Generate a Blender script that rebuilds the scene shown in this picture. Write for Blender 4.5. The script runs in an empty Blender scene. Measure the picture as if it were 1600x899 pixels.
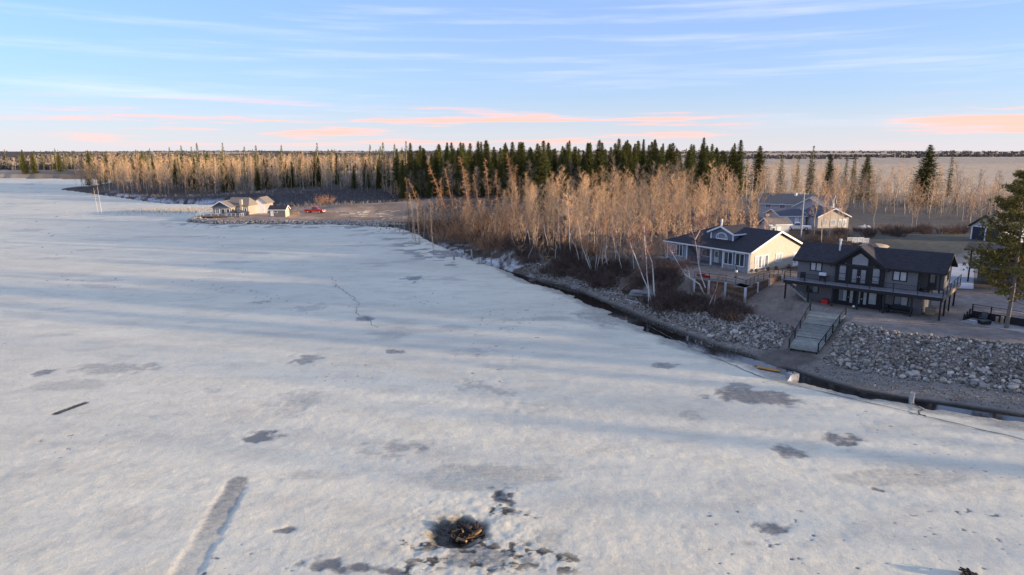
import bpy, math, random
import numpy as np
from mathutils import Vector, Matrix, Euler

# ------------------------------------------------------------------ camera, sky, sun, exposure
scene = bpy.context.scene
col = scene.collection
CAM_H = 22.0; PITCH = math.radians(11.2); FPX = 1067.0
cam = bpy.data.cameras.new('camera'); cam.sensor_width = 36.0; cam.lens = 36.0*FPX/1600.0
cam.clip_start = 0.5; cam.clip_end = 30000.0
camo = bpy.data.objects.new('camera', cam); col.objects.link(camo)
camo.location = (0, 0, CAM_H); camo.rotation_euler = (math.pi/2 - PITCH, 0, 0)
scene.camera = camo
SUN_EL = math.radians(5.8); SUN_BACK = math.radians(15.0)
SUN_DIR = Vector((math.cos(SUN_EL)*math.cos(SUN_BACK), -math.cos(SUN_EL)*math.sin(SUN_BACK), math.sin(SUN_EL)))
world = bpy.data.worlds.new('World'); scene.world = world; world.use_nodes = True
def build_world():
    nt = world.node_tree; N = nt.nodes; L = nt.links
    for n in list(N): N.remove(n)
    out = N.new('ShaderNodeOutputWorld'); bg = N.new('ShaderNodeBackground'); L.new(bg.outputs[0], out.inputs[0])
    bg.inputs[1].default_value = 0.15
    sky = N.new('ShaderNodeTexSky'); sky.sky_type = 'NISHITA'; sky.sun_disc = False
    sky.sun_elevation = SUN_EL; sky.sun_rotation = math.pi/2 + SUN_BACK
    sky.altitude = 500.0; sky.air_density = 1.0; sky.dust_density = 0.25; sky.ozone_density = 5.0
    tc = N.new('ShaderNodeTexCoord')
    sep = N.new('ShaderNodeSeparateXYZ'); L.new(tc.outputs['Generated'], sep.inputs[0])
    def streaks(scale, zs, rot, lo, hi, off, ro=0.6):
        mp = N.new('ShaderNodeMapping'); mp.inputs['Scale'].default_value = (1.0, 1.0, zs); mp.inputs['Rotation'].default_value = rot; mp.inputs['Location'].default_value = off
        L.new(tc.outputs['Generated'], mp.inputs[0])
        nz = N.new('ShaderNodeTexNoise'); nz.inputs['Scale'].default_value = scale; nz.inputs['Detail'].default_value = 7; nz.inputs['Roughness'].default_value = ro
        L.new(mp.outputs[0], nz.inputs['Vector'])
        r = N.new('ShaderNodeMapRange'); r.interpolation_type = 'SMOOTHSTEP'; r.inputs[1].default_value = lo; r.inputs[2].default_value = hi; L.new(nz.outputs[0], r.inputs[0]); return r.outputs[0]
    def band(stops):
        r = N.new('ShaderNodeValToRGB'); e = r.color_ramp.elements
        e[0].position = stops[0][0]; e[0].color = (stops[0][1],)*3+(1,); e[1].position = stops[-1][0]; e[1].color = (stops[-1][1],)*3+(1,)
        for p, v in stops[1:-1]: e.new(p).color = (v, v, v, 1)
        L.new(sep.outputs[2], r.inputs[0]); return r.outputs[0]
    def mul(a, b):
        m = N.new('ShaderNodeMath'); m.operation = 'MULTIPLY'; L.new(a, m.inputs[0]); L.new(b, m.inputs[1]); return m.outputs[0]
    def mix(f, a, c):
        m = N.new('ShaderNodeMix'); m.data_type = 'RGBA'; L.new(f, m.inputs[0]); L.new(a, m.inputs[6]); m.inputs[7].default_value = c; return m.outputs[2]
    c = sky.outputs[0]
    c = mix(band([(0.0, 0.70), (0.03, 0.46), (0.075, 0.15), (0.18, 0.0)]), c, (2.35, 2.32, 1.75, 1))          # pale evening haze along the horizon
    vl = N.new('ShaderNodeValue'); vl.outputs[0].default_value = 0.50; c = mix(vl.outputs[0], c, (1.08, 1.45, 2.25, 1))          # even light blue added over the whole sky to lift the fill light
    c = mix(mul(streaks(2.4, 20, (0.02, 0.03, 0.3), 0.47, 0.80, (3.1, 1.7, 0.0)), band([(0.02, 0.0), (0.06, 0.36), (0.5, 0.3)])), c, (2.3, 2.6, 3.2, 1))   # thin high veils
    c = mix(mul(mul(streaks(3.4, 22, (0.0, 0.03, 0.0), 0.50, 0.64, (0.4, 2.3, 0.6), 0.58), streaks(2.2, 3, (0, 0, 0.4), 0.42, 0.60, (5.1, 0.3, 1.0), 0.5)), band([(0.004, 0.0), (0.015, 0.8), (0.045, 0.8), (0.075, 0.0)])), c, (3.1, 1.55, 1.2, 1))   # low pink streaks
    tn = N.new('ShaderNodeVectorMath'); tn.operation = 'MULTIPLY'; tn.inputs[1].default_value = (1.12, 0.955, 0.93); L.new(c, tn.inputs[0]); L.new(tn.outputs[0], bg.inputs[0])   # camera white balance
build_world()
sun = bpy.data.lights.new('sun', 'SUN'); sun.energy = 2.8; sun.angle = math.radians(1.2); sun.color = (1.0, 0.77, 0.52)
suno = bpy.data.objects.new('sun', sun); col.objects.link(suno)
suno.rotation_euler = SUN_DIR.to_track_quat('Z', 'Y').to_euler(); suno.location = (60, -20, 60)
scene.view_settings.view_transform = 'Standard'; scene.view_settings.look = 'None'
scene.view_settings.gamma = 1.0; scene.view_settings.use_curve_mapping = False
scene.view_settings.exposure = 1.66

# ------------------------------------------------------------------ helpers
rng = random.Random(7)
def link(o): col.objects.link(o); return o
def tag(o, label=None, cat=None, group=None, kind=None):
    if label: o['label'] = label
    if cat: o['category'] = cat
    if group: o['group'] = group
    if kind: o['kind'] = kind
    return o
def empty(name, loc=(0, 0, 0), rz=0.0, label=None, cat=None, group=None):
    o = bpy.data.objects.new(name, None); link(o); o.location = loc; o.rotation_euler = (0, 0, rz); o.empty_display_size = 0.3
    return tag(o, label, cat, group)
def mesh_np(name, V, F):
    """V (n,3), F (m,3) triangles -> mesh"""
    V = np.asarray(V, dtype=np.float32); F = np.asarray(F, dtype=np.int32)
    k = F.shape[1]; me = bpy.data.meshes.new(name)
    me.vertices.add(len(V)); me.vertices.foreach_set('co', V.ravel())
    me.loops.add(F.size); me.loops.foreach_set('vertex_index', F.ravel())
    me.polygons.add(len(F)); me.polygons.foreach_set('loop_start', np.arange(0, F.size, k, dtype=np.int32))
    me.update(calc_edges=True); me.validate()
    return me
def obj(name, me, mat=None, parent=None):
    o = bpy.data.objects.new(name, me); link(o)
    if mat is not None and not me.materials: me.materials.append(mat)
    if parent is not None: o.parent = parent
    return o
def unit(v):
    v = Vector(v); return v.normalized() if v.length > 1e-9 else Vector((0, 0, 1))

class MB:
    def __init__(s): s.v = []; s.f = []
    def box(s, x0, x1, y0, y1, z0, z1):
        b = len(s.v)
        s.v += [(x0,y0,z0),(x1,y0,z0),(x1,y1,z0),(x0,y1,z0),(x0,y0,z1),(x1,y0,z1),(x1,y1,z1),(x0,y1,z1)]
        s.f += [tuple(b+i for i in q) for q in ((0,3,2,1),(4,5,6,7),(0,1,5,4),(1,2,6,5),(2,3,7,6),(3,0,4,7))]
        return s
    def obox(s, c, ax, ay, az, sx, sy, sz):
        c = Vector(c); ax = unit(ax)*sx/2; ay = unit(ay)*sy/2; az = unit(az)*sz/2; b = len(s.v)
        for k in (-1, 1):
            for i, j in ((-1,-1),(1,-1),(1,1),(-1,1)): s.v.append(tuple(c+ax*i+ay*j+az*k))
        s.f += [tuple(b+i for i in q) for q in ((0,3,2,1),(4,5,6,7),(0,1,5,4),(1,2,6,5),(2,3,7,6),(3,0,4,7))]
        return s
    def bar(s, p, q, w, h=None, up=(0, 0, 1)):
        p = Vector(p); q = Vector(q); h = h or w; d = q-p
        up = Vector(up)
        if abs(unit(d).dot(up)) > 0.95: up = Vector((1, 0, 0))
        side = unit(d.cross(up)); u2 = unit(side.cross(d))
        return s.obox((p+q)/2, d, side, u2, d.length, w, h)
    def prism(s, poly, vec):
        n = len(poly); b = len(s.v); vec = Vector(vec)
        s.v += [tuple(p) for p in poly] + [tuple(Vector(p)+vec) for p in poly]
        s.f.append(tuple(b+i for i in range(n))[::-1]); s.f.append(tuple(b+n+i for i in range(n)))
        for i in range(n):
            j = (i+1) % n; s.f.append((b+i, b+j, b+n+j, b+n+i))
        return s
    def tube(s, pts, rad, sides=6, cap=True):
        pts = [Vector(p) for p in pts]; n = len(pts); b = len(s.v)
        for i, p in enumerate(pts):
            d = unit(pts[min(i+1, n-1)]-pts[max(i-1, 0)])
            a = unit(d.cross((0.31, 0.83, 0.11) if abs(d.z) > 0.8 else (0, 0, 1))); c = d.cross(a)
            for k in range(sides):
                t = 2*math.pi*k/sides; s.v.append(tuple(p+(a*math.cos(t)+c*math.sin(t))*rad[i]))
        for i in range(n-1):
            for k in range(sides):
                k2 = (k+1) % sides
                s.f.append((b+i*sides+k, b+i*sides+k2, b+(i+1)*sides+k2, b+(i+1)*sides+k))
        if cap:
            s.f.append(tuple(b+k for k in range(sides))[::-1]); s.f.append(tuple(b+(n-1)*sides+k for k in range(sides)))
        return s
    def tri(s, a, b_, c):
        b = len(s.v); s.v += [tuple(a), tuple(b_), tuple(c)]; s.f.append((b, b+1, b+2)); return s
    def lathe(s, prof, sides=10, c=(0, 0, 0)):
        b = len(s.v); n = len(prof)
        for r, z in prof:
            for k in range(sides):
                t = 2*math.pi*k/sides; s.v.append((c[0]+r*math.cos(t), c[1]+r*math.sin(t), c[2]+z))
        for i in range(n-1):
            for k in range(sides):
                k2 = (k+1) % sides; s.f.append((b+i*sides+k, b+i*sides+k2, b+(i+1)*sides+k2, b+(i+1)*sides+k))
        s.f.append(tuple(b+k for k in range(sides))[::-1]); s.f.append(tuple(b+(n-1)*sides+k for k in range(sides)))
        return s
    def mesh(s, name):
        me = bpy.data.meshes.new(name); me.from_pydata(s.v, [], s.f); me.update(); return me
    def build(s, name, mat, parent=None): return obj(name, s.mesh(name), mat, parent)

# ---- materials
def new_mat(name):
    m = bpy.data.materials.new(name); m.use_nodes = True
    nt = m.node_tree; b = nt.nodes['Principled BSDF']; return m, nt, b
def mat(name, c, rough=0.7, var=0.25, scale=3.0, bump=0.0, bscale=20.0, spec=0.3, obj_rand=0.0, isl=0.0, metal=0.0, stretch=None):
    m, nt, b = new_mat(name); N = nt.nodes; L = nt.links
    b.inputs['Roughness'].default_value = rough; b.inputs['Specular IOR Level'].default_value = spec; b.inputs['Metallic'].default_value = metal
    tc = N.new('ShaderNodeTexCoord'); src = tc.outputs['Object']
    if stretch:
        mp = N.new('ShaderNodeMapping'); mp.inputs['Scale'].default_value = stretch; L.new(src, mp.inputs[0]); src = mp.outputs[0]
    nz = N.new('ShaderNodeTexNoise'); nz.inputs['Scale'].default_value = scale; nz.inputs['Detail'].default_value = 5; nz.inputs['Roughness'].default_value = 0.65
    L.new(src, nz.inputs['Vector'])
    mr = N.new('ShaderNodeMapRange'); mr.inputs[1].default_value = 0.25; mr.inputs[2].default_value = 0.75
    mr.inputs[3].default_value = 1-var; mr.inputs[4].default_value = 1+var; L.new(nz.outputs[0], mr.inputs[0])
    val = mr.outputs[0]
    for amt, node, outn in ((obj_rand, 'ShaderNodeObjectInfo', 'Random'), (isl, 'ShaderNodeNewGeometry', 'Random Per Island')):
        if amt:
            oi = N.new(node); m2 = N.new('ShaderNodeMapRange'); m2.inputs[3].default_value = 1-amt; m2.inputs[4].default_value = 1+amt
            L.new(oi.outputs[outn], m2.inputs[0])
            mm = N.new('ShaderNodeMath'); mm.operation = 'MULTIPLY'; L.new(val, mm.inputs[0]); L.new(m2.outputs[0], mm.inputs[1]); val = mm.outputs[0]
    mx = N.new('ShaderNodeVectorMath'); mx.operation = 'SCALE'; mx.inputs[0].default_value = c[:3]
    L.new(val, mx.inputs['Scale']); L.new(mx.outputs[0], b.inputs['Base Color'])
    if bump:
        n2 = N.new('ShaderNodeTexNoise'); n2.inputs['Scale'].default_value = bscale; n2.inputs['Detail'].default_value = 4; L.new(src, n2.inputs['Vector'])
        bp = N.new('ShaderNodeBump'); bp.inputs['Strength'].default_value = bump; bp.inputs['Distance'].default_value = 0.05
        L.new(n2.outputs[0], bp.inputs['Height']); L.new(bp.outputs[0], b.inputs['Normal'])
    return m
def siding(name, c, pitch=0.2, rough=0.6):
    """lap siding: fine horizontal laps as relief"""
    m = mat(name, c, rough, 0.10, 1.5); nt = m.node_tree; N = nt.nodes; L = nt.links; b = N['Principled BSDF']
    tc = N.new('ShaderNodeTexCoord'); sp = N.new('ShaderNodeSeparateXYZ'); L.new(tc.outputs['Object'], sp.inputs[0])
    d = N.new('ShaderNodeMath'); d.operation = 'DIVIDE'; d.inputs[1].default_value = pitch; L.new(sp.outputs[2], d.inputs[0])
    fr = N.new('ShaderNodeMath'); fr.operation = 'FRACT'; L.new(d.outputs[0], fr.inputs[0])
    bp = N.new('ShaderNodeBump'); bp.inputs['Strength'].default_value = 0.5; bp.inputs['Distance'].default_value = 0.02; bp.invert = True
    L.new(fr.outputs[0], bp.inputs['Height']); L.new(bp.outputs[0], b.inputs['Normal'])
    return m
def vcol_mat(name, rough=0.9, attr='col', var=0.2, scale=1.5, bump=0.3, bscale=6.0, bdist=0.1):
    m, nt, b = new_mat(name); N = nt.nodes; L = nt.links
    b.inputs['Roughness'].default_value = rough; b.inputs['Specular IOR Level'].default_value = 0.15
    at = N.new('ShaderNodeAttribute'); at.attribute_name = attr
    tc = N.new('ShaderNodeTexCoord'); nz = N.new('ShaderNodeTexNoise'); nz.inputs['Scale'].default_value = scale; nz.inputs['Detail'].default_value = 8; nz.inputs['Roughness'].default_value = 0.7
    L.new(tc.outputs['Object'], nz.inputs['Vector'])
    mr = N.new('ShaderNodeMapRange'); mr.inputs[1].default_value = 0.25; mr.inputs[2].default_value = 0.75; mr.inputs[3].default_value = 1-var; mr.inputs[4].default_value = 1+var
    L.new(nz.outputs[0], mr.inputs[0])
    sc = N.new('ShaderNodeVectorMath'); sc.operation = 'SCALE'; L.new(at.outputs['Color'], sc.inputs[0]); L.new(mr.outputs[0], sc.inputs['Scale'])
    L.new(sc.outputs[0], b.inputs['Base Color'])
    n2 = N.new('ShaderNodeTexNoise'); n2.inputs['Scale'].default_value = bscale; n2.inputs['Detail'].default_value = 6; L.new(tc.outputs['Object'], n2.inputs['Vector'])
    bp = N.new('ShaderNodeBump'); bp.inputs['Strength'].default_value = bump; bp.inputs['Distance'].default_value = bdist
    L.new(n2.outputs[0], bp.inputs['Height']); L.new(bp.outputs[0], b.inputs['Normal'])
    return m
M = {}
M['dark_siding'] = siding('dark_grey_siding', (0.165, 0.155, 0.155))
M['black_siding'] = siding('black_siding', (0.022, 0.020, 0.022), 0.3)
M['shingle'] = mat('navy_shingle', (0.044, 0.039, 0.043), 0.85, 0.6, 3.0, 0.6, 10.0, stretch=(0.6, 2.2, 2.2))
M['shingle_brown'] = mat('tan_shingle', (0.22, 0.185, 0.15), 0.9, 0.25, 4.0, 0.5, 12.0)
M['shingle_grey'] = mat('grey_shingle', (0.10, 0.10, 0.115), 0.9, 0.25, 4.0, 0.5, 12.0)
M['black_metal'] = mat('black_painted_metal', (0.018, 0.018, 0.020), 0.5, 0.2, 6.0)
M['black_wood'] = mat('black_stained_wood', (0.025, 0.023, 0.024), 0.7, 0.3, 5.0, 0.2)
M['deck_board'] = mat('grey_deck_board', (0.27, 0.26, 0.26), 0.7, 0.2, 3.0, 0.2)
M['ramp_board'] = mat('greenish_treated_board', (0.27, 0.27, 0.22), 0.8, 0.3, 2.0, 0.3, 15, obj_rand=0.22)
M['wood'] = mat('weathered_wood', (0.30, 0.21, 0.13), 0.8, 0.35, 3.0, 0.3, 14, obj_rand=0.2)
M['brown_wood'] = mat('brown_sleeper', (0.17, 0.105, 0.065), 0.85, 0.4, 2.5, 0.3, 14, obj_rand=0.3)
M['grey_wood'] = mat('grey_driftwood', (0.33, 0.31, 0.29), 0.85, 0.35, 4.0, 0.3, 16, obj_rand=0.25)
M['white'] = mat('white_trim', (0.78, 0.77, 0.75), 0.5, 0.06, 2.0)
M['white_post'] = mat('pale_post', (0.60, 0.60, 0.60), 0.6, 0.2, 2.0)
M['beige'] = siding('beige_siding', (0.46, 0.40, 0.32), 0.18)
M['blue_siding'] = siding('slate_blue_siding', (0.15, 0.18, 0.24), 0.18)
M['grey_siding'] = siding('light_grey_siding', (0.58, 0.58, 0.58), 0.18); M['tan_siding'] = siding('tan_cottage_siding', (0.36, 0.31, 0.25), 0.18)
M['bluegrey_siding'] = siding('blue_grey_siding', (0.46, 0.46, 0.47), 0.18)
M['stone_wall'] = mat('stone_veneer', (0.33, 0.32, 0.31), 0.9, 0.5, 4.0, 0.8, 6)
def glass(name, c, rough=0.06):
    m = mat(name, c, rough, 0.3, 0.7, spec=0.8); return m
M['pane'] = glass('window_glass', (0.05, 0.06, 0.075)); M['pane_blind'] = glass('window_with_blind', (0.42, 0.44, 0.46), 0.15)
M['pane_mid'] = glass('window_grey_glass', (0.20, 0.21, 0.24), 0.08)
M['red'] = mat('red_plastic', (0.50, 0.03, 0.025), 0.45, 0.15)
M['blue'] = mat('blue_plastic', (0.06, 0.12, 0.38), 0.5, 0.15)
M['concrete'] = mat('pale_concrete', (0.42, 0.43, 0.44), 0.9, 0.15, 0.6, 0.2)
M['char'] = mat('charred_log', (0.035, 0.025, 0.02), 0.9, 0.6, 4.0, 0.5, 12, obj_rand=0.3)
M['log'] = mat('split_log', (0.34, 0.19, 0.08), 0.85, 0.6, 3.0, 0.5, 12, obj_rand=0.35)
M['aspen_bark'] = mat('pale_aspen_bark', (0.50, 0.42, 0.31), 0.85, 0.35, 2.0, obj_rand=0.25, stretch=(1, 1, 0.5))
M['birch_bark'] = mat('white_birch_bark', (0.68, 0.63, 0.56), 0.8, 0.30, 3.0, stretch=(1, 1, 2.5))
M['grey_bark'] = mat('grey_bark', (0.17, 0.145, 0.12), 0.9, 0.35, 3.0, obj_rand=0.25)
M['spruce_bark'] = mat('spruce_bark', (0.10, 0.075, 0.055), 0.95, 0.3, 3.0)
M['pine_bark'] = mat('pine_bark', (0.19, 0.155, 0.13), 0.95, 0.4, 4.0, 0.5)
M['dead_bark'] = mat('dead_conifer_bark', (0.30, 0.20, 0.13), 0.9, 0.3, 3.0, obj_rand=0.2)
M['twig_tan'] = mat('tan_twigs', (0.60, 0.385, 0.21), 0.9, 0.2, 1.0, obj_rand=0.35, isl=0.45)
M['twig_grey'] = mat('grey_brown_twigs', (0.33, 0.25, 0.175), 0.9, 0.2, 1.0, obj_rand=0.25, isl=0.3)
M['twig_birch'] = mat('reddish_birch_twigs', (0.30, 0.165, 0.12), 0.9, 0.2, 1.0, isl=0.3)
M['twig_willow'] = mat('orange_willow_twigs', (0.47, 0.24, 0.11), 0.9, 0.2, 1.0, obj_rand=0.25, isl=0.35)
M['twig_dark'] = mat('dark_red_brown_brush', (0.13, 0.088, 0.066), 0.95, 0.3, 1.0, obj_rand=0.3, isl=0.4)
M['needle'] = mat('spruce_needles', (0.105, 0.105, 0.028), 0.85, 0.25, 0.8, obj_rand=0.28, isl=0.4, spec=0.15)
M['needle_pine'] = mat('pine_needles', (0.20, 0.165, 0.05), 0.85, 0.25, 0.8, isl=0.4, spec=0.15)
M['reed'] = mat('dry_reeds', (0.42, 0.31, 0.17), 0.95, 0.2, 1.0, isl=0.3)

# ------------------------------------------------------------------ noise and terrain functions
def vnoise(x, y, seed=0):
    xi = np.floor(x).astype(np.int64); yi = np.floor(y).astype(np.int64); fx = x-xi; fy = y-yi
    fx = fx*fx*(3-2*fx); fy = fy*fy*(3-2*fy)
    def h(i, j):
        n = (i*374761393 + j*668265263 + seed*1442695041) & 0x7fffffff
        n = ((n ^ (n >> 13))*1274126177) & 0x7fffffff
        return ((n ^ (n >> 16)) & 0xffff)/65535.0
    a = h(xi, yi); b = h(xi+1, yi); c = h(xi, yi+1); d = h(xi+1, yi+1)
    return (a*(1-fx)+b*fx)*(1-fy) + (c*(1-fx)+d*fx)*fy
def fbm(x, y, sc=1.0, octv=4, seed=0):
    s = 0; a = 0.5; t = 0; x = np.asarray(x, float)*sc; y = np.asarray(y, float)*sc
    for k in range(octv):
        s = s + a*vnoise(x, y, seed+k*17); t += a; a *= 0.5; x = x*2.03+11.3; y = y*2.03+5.7
    return s/t
def sstep(a, b, x):
    t = np.clip((x-a)/(b-a), 0, 1); return t*t*(3-2*t)
SHORE = [(160,-60),(120,5),(85,33),(60,46.5),(43,54.2),(39.1,56.4),(35.7,58.2),(31.8,60.9),(29.2,64.6),(26.5,69.6),(22.3,76.5),(17,88.1),(13.3,98.7),
 (9.4,109.2),(3.4,117.8),(-1.2,128.4),(-10.9,143.7),(-18.3,161.8),(-25.9,183.6),(-34.6,202),(-52.6,211),(-72.9,212.5),(-94.3,213),(-106,220),(-109,231),
 (-104,248),(-86,262),(-100,285),(-154,301),(-199,345),(-275,418),(-283,440),(-238,500),(-250,560),(-330,578),(-451,609),(-700,650),(-1200,700),(-1200,-500),(160,-500)]
def lake_sd(x, y):
    """signed distance to the shore, positive on land"""
    x = np.asarray(x, float); y = np.asarray(y, float)
    d = np.full(x.shape, 1e18); ins = np.zeros(x.shape, bool); n = len(SHORE)
    for i in range(n):
        x0, y0 = SHORE[i]; x1, y1 = SHORE[(i+1) % n]
        dx, dy = x1-x0, y1-y0; L2 = dx*dx+dy*dy
        t = np.clip(((x-x0)*dx+(y-y0)*dy)/L2, 0, 1)
        d = np.minimum(d, (x-x0-t*dx)**2+(y-y0-t*dy)**2)
        cr = ((y0 > y) != (y1 > y)) & (x < (x1-x0)*(y-y0)/((y1-y0) if y1 != y0 else 1e-9)+x0)
        ins ^= cr
    d = np.sqrt(d); return np.where(ins, -d, d)
def sd1(x, y):
    b = 1e18; ins = False; n = len(SHORE)
    for i in range(n):
        x0, y0 = SHORE[i]; x1, y1 = SHORE[(i+1) % n]; dx = x1-x0; dy = y1-y0
        q = ((x-x0)*dx+(y-y0)*dy)/(dx*dx+dy*dy); q = 0.0 if q < 0 else (1.0 if q > 1 else q)
        e = (x-x0-q*dx)**2+(y-y0-q*dy)**2
        if e < b: b = e
        if (y0 > y) != (y1 > y) and x < dx*(y-y0)/dy+x0: ins = not ins
    b = math.sqrt(b); return -b if ins else b
WALL_C = (31.1, 89.2); WALL_N1 = (-0.787, -0.617); WALL_N2 = (0.745, -0.667)
PLATEAU = [(45,82,3.0,12),(52,72,3.0,10),(62,66,3.0,12),(37,107,4.5,10),(27,107,4.3,6),(31,94,4.3,3),(22,122,3.6,10),(8,140,3,12),(-8,165,2,14),(-25,205,1.3,14),(-80,235,1.2,20),(-50,228,1.1,14),
 (-60,300,1.2,30),(-170,350,0.9,30),(-290,430,0.8,20),(60,120,4.2,16),(72,100,3.4,10),(90,135,5,20),(75,170,5,25),(120,250,6,60),(0,330,5,60),(200,120,5,40),(120,40,4,30),(-300,600,2,60),(0,600,6,150),(-400,700,4,100)]
def plateau(x, y):
    w = 0; s = 0
    for px, py, z, r in PLATEAU:
        k = 1.0/(((x-px)**2+(y-py)**2)/(r*r)+0.15)**2; w = w+k; s = s+k*z
    return s/w
def ground_h(x, y):
    x = np.asarray(x, float); y = np.asarray(y, float)
    d = lake_sd(x, y) + 1.6*(fbm(x, y, 0.14, 3, 3)-0.5)
    p = plateau(x, y); r = np.hypot(x, y)
    wb = 2.2+4.3*sstep(20, 36, x)*sstep(90, 60, y)
    wk = 8.0 + 14*sstep(8, -20, x)
    b0 = -0.40+0.22*sstep(26, 31, x)
    bank = np.where(d < 0, b0+0.12*np.maximum(d, -9), b0+(0.45-b0)*np.clip(d/np.maximum(wb, 1), 0, 1))
    z = bank + np.maximum(p-0.45, 0.2)*sstep(wb*0.85, wb+wk, d)
    z = z + np.where(d > wb+4, 0.25*(fbm(x, y, 0.08, 4, 9)-0.5)*sstep(wb+4, wb+30, d)*2, 0)
    # gentle rise to far fields and low hills
    z = z + np.where(d > 0, 1, 0)*(6*sstep(450, 1500, r) + 14*sstep(1300, 3200, r)*(0.4+1.2*fbm(x, y, 0.0011, 3, 21)) )
    # cut for the board ramp
    ax, ay = 31.78, 71.75; ux, uy = 0.598, 0.802; ru = (x-ax)*ux+(y-ay)*uy; rv = -(x-ax)*uy+(y-ay)*ux
    zc = np.clip(0.55+ru*0.214, 0.30, 2.98); k = sstep(3.0, 2.2, np.abs(rv))*sstep(-2.5, -0.5, ru)*sstep(13.0, 10.5, ru); z = z*(1-k)+np.minimum(z, zc)*k
    # cut for the wooden stairs
    ru = (x-17.5)*0.59+(y-103.8)*0.807; rv = -(x-17.5)*0.807+(y-103.8)*0.59; zc = 0.65+ru*0.2717; k = sstep(3.0, 1.7, np.abs(rv+0.3))*sstep(-2.5, -0.5, ru)*sstep(15.5, 13.0, ru); z = z*(1-k)+np.minimum(z, zc)*k
    # terrace behind the plank wall, ground dropped before it
    s1 = (x-WALL_C[0])*WALL_N1[0]+(y-WALL_C[1])*WALL_N1[1]; s2 = (x-WALL_C[0])*WALL_N2[0]+(y-WALL_C[1])*WALL_N2[1]; so = np.maximum(s1, s2)
    along1 = -s2; along2 = -s1; near = sstep(9.8, 8.2, along1)*sstep(13.5, 12.0, along2)
    cap = 2.35+0.12*np.clip(along2, 0, 10)-0.13*np.clip(so, 0, 8)*sstep(3.5, 0.5, along2); k = near*sstep(-1.3, -1.1, so)*np.where(along2 > 2, sstep(5.0, 2.5, so), sstep(12.0, 9.0, so)); z = z*(1-k)+np.minimum(z, cap)*k
    k = near*sstep(-1.3, -1.55, so)*sstep(-8.0, -4.0, so); z = z*(1-k)+4.22*k
    return z
def gz(x, y): return float(ground_h(np.array([x]), np.array([y]))[0])
def PX(px, py, z=0.0):
    """world point where the sight line of a photo pixel meets height z"""
    u = (px-800)/FPX; v = -(py-449.5)/FPX
    d = (u, math.cos(PITCH)+v*math.sin(PITCH), -math.sin(PITCH)+v*math.cos(PITCH))
    t = (z-CAM_H)/d[2]; return (d[0]*t, d[1]*t, z)
def PG(px, py):
    z = 2.0
    for _ in range(14):
        x, y, _z = PX(px, py, z); z = 0.5*z+0.5*max(gz(x, y), -0.05)
    x, y, _z = PX(px, py, z); return Vector((x, y, z))

# fan shaped sheets: fine near, coarse far
TH = np.radians(np.concatenate([np.linspace(-180, -46, 60)[:-1], np.linspace(-46, 46, 620), np.linspace(46, 180, 90)[1:]]))
def fan(rs):
    R, T = np.meshgrid(rs, TH, indexing='ij'); return R*np.sin(T), R*np.cos(T)
def fan_faces(nr, nt):
    i, j = np.meshgrid(np.arange(nr-1), np.arange(nt-1), indexing='ij'); a = (i*nt+j).ravel()
    return np.stack([a, a+1, a+nt+1, a+nt], 1)
def set_col(me, C, name='col'):
    at = me.color_attributes.new(name, 'FLOAT_COLOR', 'POINT')
    C4 = np.ones((len(C), 4), np.float32); C4[:, :3] = C; at.data.foreach_set('color', C4.ravel())
def set_val(me, v, name):
    at = me.attributes.new(name, 'FLOAT', 'POINT'); at.data.foreach_set('value', np.asarray(v, np.float32).ravel())
def compact(V, F, keep, *attrs):
    F = F[keep]; used = np.zeros(len(V), bool); used[F.ravel()] = True
    idx = np.cumsum(used)-1; return (V[used], idx[F]) + tuple(a[used] for a in attrs)
def smooth(me): me.polygons.foreach_set('use_smooth', np.ones(len(me.polygons), bool))

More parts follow.
